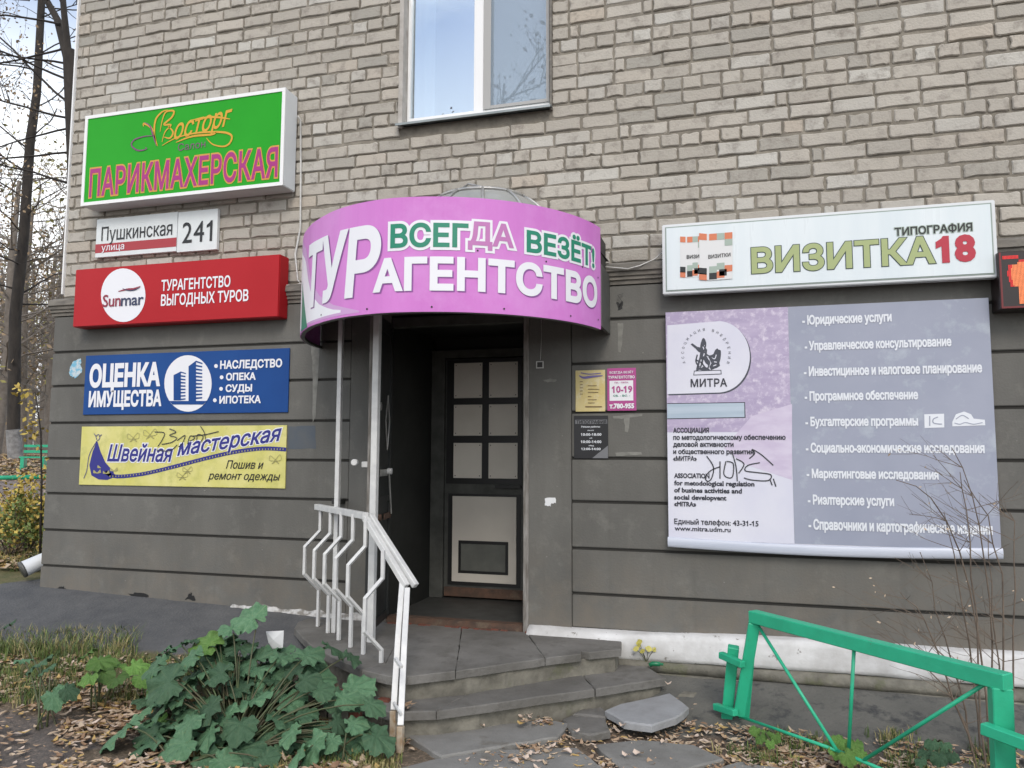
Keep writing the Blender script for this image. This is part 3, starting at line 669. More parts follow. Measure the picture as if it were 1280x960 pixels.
# paving slabs on the ground
def flagstone(P, label, z1, mat='flag', tilt=(0, 0), th=.05, grp=None):
    o = slab('paving_slab', P, z1-th, z1, mat, None, bev=.008, amp=.006, tilt=tilt); tag(o, label, 'paving slab', grp); return o
g2 = lambda q, z: tuple(G(q, z)[:2])
flagstone([g2(q, -.52) for q in [(505, 917), (551, 946), (697, 922), (712, 905), (665, 897), (560, 912)]], 'long grey slab lying at the foot of the steps', -.515)
flagstone([g2(q, -.46) for q in [(756, 884), (775, 878), (838, 869), (861, 886), (845, 897), (815, 904), (780, 898)]], 'pale broken slab tilted against the right end of the steps', -.46, 'flag_pale', (.05, .04), .04)
flagstone([g2(q, -.52) for q in [(703, 900), (718, 893), (755, 897), (763, 917), (738, 922), (715, 917)]], 'small dark slab fragment among dry leaves', -.51, 'concrete', (.03, -.02), .04)
flagstone([g2(q, -.53) for q in [(497, 960), (560, 945), (640, 936), (722, 934), (775, 975), (480, 1000)]], 'grey slab at the bottom edge, left of its neighbour', -.53)
flagstone([g2(q, -.53) for q in [(745, 930), (800, 924), (868, 931), (905, 948), (830, 968), (785, 968)]], 'grey slab at the bottom edge beside the leaf litter', -.53)
flagstone([g2(q, -.53) for q in [(850, 972), (925, 950), (1000, 962), (1010, 1000)]], 'grey slab corner just entering the bottom edge', -.535)
flagstone([g2(q, -.50) for q in [(716, 892), (745, 878), (760, 890), (757, 896)]], 'thin slab piece wedged under the lowest step', -.50, 'concrete', th=.04)
# fragment leaning where apron and steps meet
o = slab('stone', [(-.36, -.37), (-.26, -.36), (-.23, -.29), (-.33, -.26)], -.56, -.46, 'concrete_rough', None, bev=.02, amp=.01); tag(o, 'rough grey stone at the right end of the steps', 'stone')

# ------------------------------------------------------------------ stair railing
RL = thing('stair_railing', 'white painted metal stair railing with bowed balusters beside the steps', 'railing', (-2.2, -.8, -.24))
HZ = .575
A0 = Vector((-2.86, -.24, HZ)); A1 = Vector((-2.19, -.83, HZ)); A2 = G((508, 733), .19)
rd = (A1-A0).normalized(); rn = Vector((rd.y, -rd.x, 0)).normalized()      # outward: towards the lawn
if rn.x > 0: rn = -rn
MB().tube([A0, A1+rd*.02], .020, 4, sq=True).build('handrail', 'whitemetal', RL, bevel=.003)
MB().tube([A1+Vector((0, 0, -.005)), A2], .0175, 4, sq=True).build('sloping_rail', 'whitemetal', RL, bevel=.003)
sh = Vector((.045, .03, .0)); MB().tube([A1+sh+Vector((-.02, 0, 0)), A2+sh+Vector((.0, 0, 0))], .0175, 4, sq=True).build('sloping_rail', 'whitemetal', RL, bevel=.003)
MB().tube([A1-Vector((0.05, -.05, 0)), A1+sh*.9], .012, 4, sq=True).build('rail_joint', 'whitemetal', RL)
bal = [((-2.80, -.29), HZ, LZ), ((-2.635, -.445), HZ, LZ), ((-2.47, -.60), HZ, LZ), ((-2.31, -.745), HZ, LZ), ((-2.165, -.86), HZ-.02, -.37), ((-1.98, -1.0), .395, -.40)]
for (x, y), zt, zbm in bal:
    o3 = rn*.105; b0 = Vector((x, y, 0)); Z = lambda z, k=0: b0+o3*k+Vector((0, 0, z))
    zk = zt-HZ
    MB().tube([Z(zt), Z(.415+zk), Z(.31+zk, 1), Z(.125+zk, 1), Z(.01+zk, 0), Z(zbm)], .0105, 4, sq=True).build('baluster', 'whitemetal', RL, bevel=.0015)
p1 = G((491.7, 908), -.455); p2 = G((500.4, 928), -.495)
for foot, top, rr in ((p1, A2+Vector((-.035, .02, .02)), .0155), (p2, A2+Vector((.015, -.02, -.01)), .0155)):
    MB().tube([foot-Vector((0, 0, .05)), foot+Vector((0, 0, .08))], rr, 4, sq=True).build('newel_foot', 'rustmetal', RL, bevel=.002)
    MB().tube([foot+Vector((0, 0, .08)), Vector((foot.x*.5+top.x*.5, foot.y*.5+top.y*.5, (foot.z+top.z)/2+.08)), top], rr, 4, sq=True).build('newel_post', 'whitemetal', RL, bevel=.002)
MB().tube([p1+Vector((.02, -.03, .35)), p2+Vector((0, .0, .37))], .008, 4, sq=True).tube([p1+Vector((0, -.0, .12)), p2+Vector((0, .0, .14))], .006, 4, sq=True).build('post_weld', 'whitemetal', RL)
o = MB().tube([Vector((-2.25, -.585, LZ)), Vector((-2.236, -.604, 2.26))], .0215, 4, sq=True).build('canopy_post', 'whitemetal', None, bevel=.003)
tag(o, 'thick white metal post from landing to canopy beside the open door', 'post', 'posts under the pink canopy')
q = W((424.5, 500), -.42)
o = MB().tube([Vector((q.x-.0, -.42, LZ)), Vector((q.x, -.42, 2.26))], .0155, 4, sq=True).build('canopy_post', 'whitemetal', None, bevel=.002)
tag(o, 'thin white metal post under the left half of the pink canopy', 'post', 'posts under the pink canopy')
a = W((421, 627), -.02); b = W((432, 627), -.0)
o = MB().box(a.x, b.x, -.10, -.004, a.z-.012, a.z+.022).build('rail_bracket', 'dark', None, bevel=.004); tag(o, 'dark metal bracket on the stucco wall behind the white railing', 'bracket')

# ------------------------------------------------------------------ canopy
CX, CYY, CR, CZ0, CZ1 = -1.9, -.13, 1.12, 1.745, 2.405
CA0, CA1 = -188, -11.5
PLAN = [(-190, 1.127), (-165, 1.05), (-150, 1.02), (-136, 1.017), (-120, 1.04), (-105, 1.085), (-89, 1.12), (20, 1.12)]
def crad(a):
    for (a0, r0), (a1, r1) in zip(PLAN, PLAN[1:]):
        if a0 <= a <= a1: return r0+(r1-r0)*(a-a0)/(a1-a0)
    return 1.12
def cp(a, z, dr=0): t = math.radians(a); r_ = (crad(a-2)+crad(a+2)+crad(a))/3+dr; return (CX+r_*math.cos(t), CYY+r_*math.sin(t), z)
M['pink'] = pm('pink_banner', lin(224, 140, 222), lin(214, 128, 212), 3.2, .45, stretch=(1, 1, .12), spec=.3, c3=lin(228, 162, 230), s3=1.7, lo3=.5, hi3=.8)  # stretched noise puts vertical sheen stripes of the fascia facets into the colour
M['vinylwhite'] = flat('white_vinyl', (246, 248, 254)); M['teal'] = flat('teal_print', (10, 140, 110)); M['pinkprint'] = flat('pink_print', (200, 125, 190)); M['shadowprint'] = flat('lilac_shadow_print', (150, 85, 165)); M['swoosh'] = flat('pale_lilac_print', (214, 168, 220))
CN = thing('entrance_canopy', 'curved pink canopy fascia with white lettering over the doorway', 'canopy', (CX, -.4, 1.75))
def arcband(a0, a1, z0, z1, dr0, dr1, step=3):
    k = max(1, int(abs(a1-a0)/step)); mb = MB(); vs = []
    for i in range(k+1):
        a = a0+(a1-a0)*i/k; vs += [cp(a, z0, dr0), cp(a, z1, dr0), cp(a, z1, dr1), cp(a, z0, dr1)]
    fs = []
    for i in range(k):
        for j in range(4): fs.append((4*i+j, 4*(i+1)+j, 4*(i+1)+(j+1) % 4, 4*i+(j+1) % 4))
    fs += [(0, 1, 2, 3), (4*k+3, 4*k+2, 4*k+1, 4*k)]; mb.add(vs, fs); return mb
FA = arcband(-186.3, CA1, CZ0, CZ1, 0, -.006).build('fascia', 'pink', CN)
FA.data.shade_flat()
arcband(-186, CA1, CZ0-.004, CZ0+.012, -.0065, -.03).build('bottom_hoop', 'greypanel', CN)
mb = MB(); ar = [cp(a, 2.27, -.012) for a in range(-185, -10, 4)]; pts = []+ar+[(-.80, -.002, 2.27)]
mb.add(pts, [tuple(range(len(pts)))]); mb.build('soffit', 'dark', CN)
mb = MB(); e = cp(CA1, 0); mb.box(e[0]-.014, e[0]+.006, e[1]+.003, -.003, 1.765, 2.17); mb.build('side_panel', 'greypanel', CN, bevel=.002)
mb = MB(); mb.box(e[0]-.03, e[0]-.015, e[1]-.005, -.05, 1.80, 2.38); mb.build('side_frame', 'dark', CN)
def ctext(s, a0, a1, z0, z1, mat, bold=.02, outline=None, shadow=None, dr=.004, shear=0, space=1, cuts=None, drop=0, stepz=0, outn='lettering_outline'):
    cuts = cuts or max(4, int(abs(a1-a0)/1.6))
    def mk(r_, da=0, dz=0):
        return lambda u, v: cp(a0+(a1-a0)*u+da, z0+(z1-z0)*v+dz+stepz*(u-.5)-(drop if v < -.02 else 0), r_)
    if shadow: text_mb(s, mk(.0015, .45, -.007), bold, shear, 3, cuts, space).build('lettering_shadow', shadow, CN)
    if outline: text_mb(s, mk(.0025), outline[0], shear, 3, cuts, space).build(outn, outline[1], CN)
    return text_mb(s, mk(dr), bold, shear, 4, cuts, space).build('lettering', mat, CN)
ctext('ТУР', -131.0, -91.2, 1.872, 2.25, 'vinylwhite', .035, shadow='shadowprint', shear=.1, stepz=-.01)
ctext('АГЕНТСТВО', -92.3, -15.4, 1.874, 2.048, 'vinylwhite', .042, shadow='shadowprint', space=1.03)
ctext('ВСЕГ', -87.2, -65.0, 2.118, 2.246, 'teal', .032, outline=(.125, 'vinylwhite'))
ctext('ДА', -64.6, -51.4, 2.135, 2.262, 'pinkprint', .03, outline=(.11, 'vinylwhite'))
ctext('ВЕЗЁТ!', -46.6, -17.0, 2.124, 2.244, 'teal', .032, outline=(.12, 'vinylwhite'))
# pale swoosh on the left end
def cpoly(pts, mat, name, dr):
    mb = MB(); rows = 14
    # pts: list of (angle, zlow, zhigh) columns
    vs = []
    for a, z0, z1 in pts: vs += [cp(a, z0, dr), cp(a, z1, dr)]
    mb.add(vs, [(2*i, 2*i+2, 2*i+3, 2*i+1) for i in range(len(pts)-1)]); return mb.build(name, mat, CN)
SW = [(-186, 2.40), (-150, 2.40), (-137, 2.27), (-133, 2.16), (-128, 2.03), (-120, 1.915), (-110, 1.83), (-97, 1.765)]
def swz(a):
    for (a0, r0), (a1, r1) in zip(SW, SW[1:]):
        if a0 <= a <= a1: return r0+(r1-r0)*(a-a0)/(a1-a0)
cpoly([(a, CZ0+.015, swz(a)) for a in range(-186, -97, 2)], 'swoosh', 'printed_swoosh', .0008)
cpoly([(a, CZ0+.03, CZ0+.03+(swz(a)-CZ0-.03)*.86*(1-max(0, a+140)/70)) for a in range(-186, -105, 2)], 'vinylwhite', 'printed_swoosh', .0013)
cpoly([(a, CZ0+.005, CZ0+.005+max(.0, .34*(1-(a+144)/12))) for a in range(-144, -131, 1)], 'teal', 'printed_swoosh', .0018)
mb = MB()
for a, z in ((-118, 1.79), (-95, 1.775), (-75, 1.772), (-54, 1.775), (-30, 1.78), (-14, 1.80), (-112, 2.05), (-100, 2.07), (-62, 2.10), (-40, 2.08), (-24, 2.10), (-14, 2.07)):
    c = Vector(cp(a, z, .003)); t = Vector((-math.sin(math.radians(a)), math.cos(math.radians(a)), 0)); mb.add([c+t*.006*math.cos(k)+Vector((0, 0, .006*math.sin(k))) for k in (0, 1.05, 2.1, 3.14, 4.2, 5.24)], [(0, 1, 2, 3, 4, 5)])
mb.build('screws', 'black', CN, kind='stuff')
# glass dome above the canopy
DM = thing('skylight_dome', 'steel ribbed glass dome showing above the pink canopy', 'skylight', (-1.72, -.15, 2.4))
ctr = Vector((-1.72, -.02, 2.385)); RD, HD = .56, .44
def dp(a, t): ta = math.radians(a); rr = RD*math.cos(t)**.8; return ctr+Vector((rr*math.cos(ta)*1.0, rr*math.sin(ta)*.9, HD*math.sin(t)))
T0 = 1.05
for a in (-172, -138, -104, -72, -40, -8):
    MB().tube([dp(a, T0*k/8) for k in range(9)], .011, 6).build('rib', 'steel', DM, smooth=True)
for t in (0, T0): MB().tube([dp(a, t) for a in range(-176, -3, 8)], .012, 6).build('hoop', 'steel', DM, smooth=True)
MB().tube([dp(-178, T0)+Vector((0, 0, .012)), dp(-90, T0)+Vector((0, 0, .03)), dp(-2, T0)+Vector((0, 0, .012))], .008, 6).build('top_trim', 'steel', DM)
angs = [-172, -138, -104, -72, -40, -8]
for a, b in zip(angs, angs[1:]):
    mb = MB(); vs = []
    for k in range(9):
        for j in range(4): vs.append(dp(a+(b-a)*j/3, T0*k/8)+Vector((0, .008, -.004)))
    mb.add(vs, [(4*k+j, 4*k+j+1, 4*k+j+5, 4*k+j+4) for k in range(8) for j in range(3)]); mb.build('glass_pane', 'domeglass', DM, smooth=True)
mb = MB(); mb.add([dp(a, T0)+Vector((0, 0, -.0)) for a in range(-178, -1, 11)], [tuple(range(17))]); mb.build('cap_plate', 'domeglass', DM)

# ------------------------------------------------------------------ signs
def face(x0, x1, z0, z1, Y, mat, parent, name='face', th=.004): return MB().box(x0, x1, Y, Y+th, z0, z1).build(name, mat, parent)
# --- green hairdresser light box
Y = -.15; S = thing('hairdresser_sign', 'green light box sign with orange script and magenta lettering, white frame', 'sign', (-4.23, Y/2, 3.0))
x0, x1, z0, z1 = -5.185, -3.274, 2.99, 3.765
MB().box(x0, x1, Y+.006, .02, z0, z1).build('sign_box', 'whitebox', S, bevel=.006)
M['gface'] = pm('green_acrylic', lin(34, 176, 30), lin(28, 166, 26), 1, .5, spec=.25); M['magenta'] = flat('magenta_print', (176, 36, 130)); M['orange'] = flat('orange_print', (228, 172, 40)); M['orange2'] = flat('pale_orange_print', (222, 160, 70)); M['plum'] = flat('plum_print', (130, 70, 120))
MB().box(x0, x1, Y-.006, Y+.0055, z0, z0+.028).box(x0, x1, Y-.006, Y+.0055, z1-.028, z1).box(x0, x0+.028, Y-.006, Y+.0055, z0+.0281, z1-.0281).box(x1-.028, x1, Y-.006, Y+.0055, z0+.0281, z1-.0281).build('sign_frame', 'pvc', S)
face(x0+.02, x1-.02, z0+.02, z1-.02, Y, 'gface', S)
letters('ПАРИКМАХЕРСКАЯ', 113.5, 346.5, 230, 198.5, 233, Y, 'magenta', S, bold=.018, outline=(.06, M['orange2']), space=1.06)
letters('осторг', 219, 290, 255, 140, 165, Y, 'orange', S, bold=.012, shear=.35, slope=.12)
zz = lambda x, y: (80+x/4, 90+y/4)
ribs([[zz(490, 350), zz(505, 300), zz(535, 265), zz(500, 262), zz(540, 225), zz(548, 195), zz(510, 200), zz(492, 240), zz(480, 300)], [zz(500, 325), zz(530, 330), zz(545, 300), zz(520, 270)], [zz(468, 370), zz(452, 310), zz(458, 240), zz(490, 200), zz(520, 190)],
      [zz(462, 370), zz(440, 285), zz(400, 258), zz(398, 272)], [zz(490, 368), zz(560, 330), zz(660, 305), zz(780, 300), zz(835, 315), zz(832, 350), zz(800, 372), zz(745, 362), zz(712, 330)], [zz(560, 352), zz(640, 322), zz(740, 312), zz(760, 300)], [zz(640, 240), zz(740, 225), zz(830, 235)]], .017, Y, 'orange', S, 'script_flourish', taper=True)
ribs([[zz(452, 318), zz(400, 322), zz(350, 340), zz(338, 368), zz(370, 392), zz(412, 385), zz(405, 376)], [zz(462, 370), zz(446, 320), zz(430, 270), zz(402, 252)]], .013, Y, 'plum', S, 'script_flourish', dy=.0046, taper=True)
letters('Салон', 223, 257, 240, 177.5, 186.5, Y, 'plum', S, bold=.0, slope=.02)
# --- street name plates
Y = -.006; M['plate'] = pm('enamel_plate', lin(238, 245, 246), lin(226, 234, 236), 3, .35); M['ink'] = flat('black_ink', (24, 28, 32)); M['plate_red'] = flat('red_band', (178, 52, 62))
pz0 = lambda a: W(a, Y).z
S = thing('street_name_plate', 'white street name plate with red band and black street name', 'sign', (-4.75, 0, 2.75))
MB().box(-5.158, -4.343, Y, .026, 2.588, 2.918).build('plate', 'plate', S, bevel=.002)
za, zb_ = W((121, 305.5), Y).z, W((121, 316.5), Y).z; face(-5.158, -4.343, zb_, za, Y-.0015, 'plate_red', S, 'red_band', .001)
letters('Пушкинская', 127.5, 215.5, 171, 280, 297.5, Y, 'ink', S, bold=.004, space=.97); letters('улица', 127.5, 155.5, 141, 304.5, 312.6, Y-.001, 'vinylwhite', S, bold=.008)
S = thing('house_number_plate', 'white house number plate beside the street name plate', 'sign', (-4.15, 0, 2.75))
MB().box(-4.337, -3.958, Y-.001, .026, 2.577, 2.912).build('plate', 'plate', S, bevel=.002)
letters('241', 228.5, 265.5, 247, 277, 302.5, Y-.001, 'ink', S, bold=.005, space=1.08)
# --- red travel agency light box
Y = -.13; S = thing('travel_sign', 'red light box sign with white oval logo and white text', 'sign', (-4.25, Y/2, 2.2))
M['red'] = pm('red_acrylic', lin(192, 32, 42), lin(182, 27, 37), 1, .5, spec=.25); M['redside'] = pm('red_side', lin(176, 26, 35), rough=.5, spec=.25)
x0, x1, z0, z1 = -5.223, -3.292, 1.978, 2.461
MB().box(x0, x1, Y, .0 -.006, z0, z1).build('sign_box', 'redside', S, bevel=.006); face(x0+.006, x1-.006, z0+.006, z1-.006, Y-.003, 'red', S, th=.002)
poly(ell(154, 369, 27.8, 33.5), Y-.003, 'vinylwhite', S, 'logo_oval'); M['crimson'] = flat('crimson_print', (150, 30, 60)); M['navy'] = flat('navy_print', (40, 50, 90))
letters('Sun', 129, 151, 140, 367.5, 383, Y-.006, 'crimson', S, bold=.012, space=.95); letters('mar', 152, 179.5, 166, 366.5, 381.5, Y-.006, 'navy', S, bold=.012, space=.95)
z2 = lambda x, y: (60+x/3.097, 310+y/3.097)
ribs([[z2(272, 168), z2(305, 160), z2(330, 158), z2(358, 148)]], .016, Y-.005, 'crimson', S, 'logo_swoosh', taper=True); ribs([[z2(288, 156), z2(310, 164), z2(335, 162), z2(356, 153)]], .008, Y-.006, 'navy', S, 'logo_swoosh', taper=True)
letters('ТУРАГЕНТСТВО', 202.5, 288, 245.5, 347.5, 360.8, Y-.003, 'vinylwhite', S, bold=.022); letters('ВЫГОДНЫХ ТУРОВ', 202, 310.5, 256, 365.3, 379, Y-.003, 'vinylwhite', S, bold=.022)
# --- blue valuation banner
Y = -.012; S = thing('valuation_sign', 'blue banner with white text and two towers in an oval', 'sign', (-4.22, 0, 1.5)); M['blue'] = pm('blue_banner', lin(12, 78, 152), lin(10, 70, 142), 1.5, .5, spec=.3)
MB().box(-5.192, -3.262, Y, -.0005, 1.262, 1.755).build('board', 'blue', S, bevel=.002)
letters('ОЦЕНКА', 113.5, 199.5, 156, 455.5, 482, Y, 'vinylwhite', S, bold=.05); letters('ИМУЩЕСТВА', 112, 201.5, 156.5, 489, 507.3, Y, 'vinylwhite', S, bold=.045)
for s, a, b, c, t, u in (('НАСЛЕДСТВО', 276, 352.5, 314, 450, 459.7), ('ОПЕКА', 283.3, 319.5, 301, 466.3, 474.8), ('СУДЫ', 282.8, 315, 299, 480.8, 489.3), ('ИПОТЕКА', 275, 325.8, 300, 495, 503.8)): letters(s, a, b, c, t, u, Y, 'vinylwhite', S, bold=.04)
poly(ell(270, 457.5, 2.3, 2.5, 14), Y, 'vinylwhite', S, 'bullets', extra=[ell(277, 471.6, 2.3, 2.5, 14), ell(276.3, 486, 2.3, 2.5, 14), ell(268.5, 500.3, 2.3, 2.5, 14)])
poly(ell(235, 479.3, 29.6, 35.3), Y, 'vinylwhite', S, 'logo_oval')
poly([z2(486, 492), z2(514, 478), z2(514, 590), z2(486, 590)], Y-.002, 'blue', S, 'logo_towers', extra=[[z2(544, 458), z2(573, 436), z2(573, 592), z2(544, 592)], [z2(470, 592), z2(615, 592), z2(600, 606), z2(482, 606)], [z2(514, 478), z2(534, 484), z2(534, 488), z2(514, 483)], [z2(573, 436), z2(598, 445), z2(598, 450), z2(573, 442)]]
     + [[z2(514, 492+k*13), z2(532, 495+k*12.4), z2(532, 500+k*12.4), z2(514, 498+k*13)] for k in range(8)] + [[z2(573, 452+k*14), z2(597, 457+k*13.3), z2(597, 462.5+k*13.3), z2(573, 459+k*14)] for k in range(10)])
# --- yellow sewing banner
Y = -.010; S = thing('sewing_sign', 'yellow banner with blue italic lettering and a blue dress drawing', 'sign', (-4.22, 0, .93)); M['yellow'] = pm('yellow_banner', lin(216, 212, 112), lin(232, 226, 150), 3.5, .5, c3=lin(196, 196, 110), s3=5); M['violet'] = flat('violet_blue_print', (42, 44, 138)); M['inkline'] = flat('marker_ink', (52, 54, 60)); M['faint'] = flat('faint_print', (176, 172, 112))
MB().box(-5.198, -3.268, Y, -.0005, .686, 1.164).build('board', 'yellow', S, bevel=.002)
letters('Швейная', 135, 216, 175, 556, 576.5, Y, 'violet', S, bold=.022, shear=.28, slope=-.0, outline=(.07, 'vinylwhite')); letters('мастерская', 223, 351.5, 287.6, 541, 560, Y, 'violet', S, bold=.022, shear=.28, slope=.13, outline=(.07, 'vinylwhite'))
letters('Пошив и', 283, 329.6, 306, 575.5, 585.8, Y, 'ink', S, bold=.008, shear=.3); letters('ремонт одежды', 260.5, 350.5, 305, 590, 599.8, Y, 'ink', S, bold=.008, shear=.3)
rib([z2(222, 868), z2(260, 884), z2(330, 880), z2(400, 868), z2(520, 838), z2(620, 812), z2(720, 790), z2(830, 776), z2(922, 780)], .03, Y, 'violet', S, 'tape_band', dy=.002); 
mb = MB()
for k in range(60):
    t = k/59; x = 240+t*670; y = 884-105*(.5-.5*math.cos(math.pi*min(1, t*1.08)))*1.0; c = W(z2(x, y), Y-.0045); mb.add([c+Vector((a, 0, b)) for a, b in ((-.004, -.006), (.004, -.006), (.004, .006), (-.004, .006))], [(0, 1, 2, 3)])
mb.build('tape_ticks', 'faint', S, kind='stuff')
poly([z2(190, 745), z2(204, 790), z2(222, 830), z2(250, 862), z2(262, 884), z2(230, 898), z2(196, 896), z2(168, 880), z2(160, 840), z2(172, 790)], Y, 'violet', S, 'dress_drawing')
ribs([[z2(190, 745), z2(186, 730), z2(196, 722), z2(200, 736), z2(192, 746)], [z2(188, 748), z2(160, 800), z2(150, 860), z2(138, 892)], [z2(186, 730), z2(178, 718)], [z2(200, 730), z2(208, 722)]], .006, Y, 'violet', S, 'dress_outline')
def butterfly(x, y, s_): return [[z2(x, y), z2(x-s_, y-s_*.8), z2(x-s_*1.1, y+s_*.1), z2(x, y+s_*.2)], [z2(x, y), z2(x+s_*.9, y-s_), z2(x+s_*1.1, y), z2(x, y+s_*.25)], [z2(x, y), z2(x-s_*.7, y+s_*.8), z2(x, y+s_*.3)], [z2(x, y), z2(x+s_*.7, y+s_*.75), z2(x, y+s_*.3)]]
ribs(sum([butterfly(*a) for a in ((330, 735, 20), (395, 722, 22), (880, 820, 20), (540, 862, 16), (520, 884, 18))], []), .004, Y, 'faint', S, 'butterfly_drawings')
poly(butterfly(205, 850, 13)[0], Y-.002, 'faint', S, 'butterfly_drawings', extra=butterfly(190, 870, 14)[:2]+butterfly(225, 872, 12)[:2]+butterfly(255, 862, 14)[:2])
ribs([[z2(412, 712), z2(450, 716), z2(440, 745), z2(425, 768)], [z2(470, 700), z2(495, 712), z2(470, 725), z2(498, 735), z2(478, 752), z2(440, 760)], [z2(500, 745), z2(530, 725), z2(520, 755), z2(505, 770)], [z2(540, 760), z2(550, 728), z2(568, 735), z2(548, 748)], [z2(575, 745), z2(580, 722), z2(600, 730), z2(590, 752)], [z2(590, 690), z2(605, 715), z2(612, 752)], [z2(555, 728), z2(610, 722), z2(660, 710)], [z2(420, 782), z2(470, 785), z2(500, 762)]], .007, Y-.002, 'inkline', S, 'scribble')
# --- printing house light box
Y = -.12; S = thing('printing_sign', 'long white light box sign with olive and crimson lettering and two cartons', 'sign', (.54, Y/2, 2.2))
M['vface'] = pm('white_acrylic', lin(238, 247, 250), lin(226, 238, 243), 1.3, .3, stretch=(3, 1, .3)); M['olive'] = flat('olive_print', (172, 186, 128)); M['darkteal'] = flat('dark_teal_print', (36, 62, 66)); M['crim'] = flat('crimson_number', (190, 36, 62)); M['frameline'] = flat('sage_line', (150, 166, 158)); M['sage'] = flat('sage_print', (170, 188, 176)); M['rust'] = flat('orange_check', (222, 128, 88)); M['cartonwhite'] = flat('carton_white', (232, 234, 234))
x0, x1, z0, z1 = -.432, 1.505, 1.997, 2.462
MB().box(x0, x1, Y, -.055, z0, z1).build('sign_box', 'whitebox', S, bevel=.005)
face(x0+.02, x1-.02, z0+.018, z1-.018, Y-.003, 'frameline', S, 'frame_line', .002); face(x0+.028, x1-.028, z0+.026, z1-.026, Y-.006, 'vface', S, 'face', .002)
Yv = Y-.006
letters('ТИПОГРАФИЯ', 1118.5, 1215, 1166, 282, 291.5, Yv, 'ink', S, bold=.025, outline=(.09, 'sage'))
letters('ВИЗИТКА', 940.5, 1167, 1053.6, 303.5, 334.5, Yv, 'olive', S, bold=.03, outline=(.052, 'darkteal')); letters('18', 1172, 1217, 1193.7, 296, 325.8, Yv, 'crim', S, bold=.05)
zv = lambda x, y: (820+x/2.783, 240+y/2.783)
def carton(ax, bx, ty, by, sk, up=0):
    """printed picture of a checked carton"""
    q = lambda u, v: zv(ax+(bx-ax)*u, ty+(by-ty)*v-sk*(abs(u-.3)*1.2))
    poly([q(0, 0), q(.3, 0), q(1, 0), q(1, 1), q(.3, 1), q(0, .95)], Yv-up, 'cartonwhite', S, 'carton_print')
    cs = {'rust': [(0, .0), (.3, 0), (.766, 0), (.0, .86), (.53, .82), (.766, .7)], 'sage': [(.53, 0), (.766, .14), (.3, .7), (.53, .64)], 'ink': [(.0, .74), (.3, .84), (.6, .78)]}
    for c, lst in cs.items():
        mb = MB()
        for u, v in lst: mb.add([W(p_, Yv-.0035-up) for p_ in (q(u, v), q(min(1, u+.23), v), q(min(1, u+.23), min(1, v+.14)), q(u, min(1, v+.14)))], [(0, 1, 2, 3)])
        mb.build('carton_checks', c, S, kind='stuff')
carton(84, 165, 156, 298, 4); carton(150, 266, 146, 308, 8, .003)
letters('ВИЗИ', 858.5, 874, 866, 318.7, 323, Yv-.002, 'ink', S, bold=.02); letters('ВИЗИТКИ', 885.5, 913, 899, 317.5, 322, Yv-.004, 'ink', S, bold=.02, slope=.05)
# --- large service poster
Y = -.06; S = thing('service_poster', 'large lilac and grey billboard listing services in white', 'billboard', (.52, Y/2, 1.1))
M['lilac'] = pm('lilac_print', lin(196, 184, 212), lin(178, 166, 198), 4, .45, stretch=(1, 1, 5), c3=lin(228, 220, 236), s3=26, lo3=.5, hi3=.68); M['pgrey'] = pm('grey_blue_print', lin(156, 163, 182), lin(166, 172, 190), 2, .45, c3=lin(192, 202, 212), s3=6, lo3=.55, hi3=.8); M['pwhite'] = pm('poster_white', lin(234, 236, 246), lin(222, 224, 240), 2, .45); M['textdark'] = flat('dark_grey_text', (48, 50, 62)); M['ptext'] = flat('pale_text', (238, 243, 250)); M['tubeblue'] = pm('pale_blue_tube', lin(200, 214, 228), lin(172, 192, 208), 3, .4, stretch=(.3, 1, 6)); M['edgewhite'] = pm('pale_edge_print', lin(214, 220, 232), lin(190, 198, 214), 2, .4, stretch=(.4, 1, 8)); M['statue'] = flat('statue_ink', (70, 74, 86)); M['lilacpale'] = pm('pale_lilac_print', lin(222, 214, 234), lin(208, 196, 222), 6, .45, stretch=(1, 1, 3))
x0, x1, z0, z1 = -.421, 1.462, .362, 1.888
def sheet(x0, x1, z0, z1, Y, mat, name, dy):
    """vinyl over the board: bellies slightly, its lower edge hanging a little lower in the middle"""
    mb = MB(); nx_, nz_ = 24, 12; vs = []
    for j in range(nz_+1):
        for i in range(nx_+1):
            x = lerp(x0, x1, i/nx_); z = lerp(z0, z1, j/nz_); vs.append((x, Y-dy, z))
    mb.add(vs, [(j*(nx_+1)+i, j*(nx_+1)+i+1, (j+1)*(nx_+1)+i+1, (j+1)*(nx_+1)+i) for j in range(nz_) for i in range(nx_)]); return mb.build(name, mat, S)
MB().box(x0, x1, Y, -.008, z0+.01, z1-.006).build('board', 'pwhite', S, bevel=.003)
xm = W((988, 500), Y).x
sheet(x0, xm, W((910, 540), Y).z, z1, Y, 'lilac', 'lilac_print', .0015); sheet(x0, xm, z0+.05, W((910, 540), Y).z-.001, Y, 'pwhite', 'white_print', .0015); sheet(xm+.001, x1, z0+.05, z1, Y, 'pgrey', 'grey_print', .0015)
poly([(905, 560), (940, 520), (990, 505), (990, 600), (960, 590), (930, 580)], Y, 'lilacpale', S, 'faded_print', dy=.002)
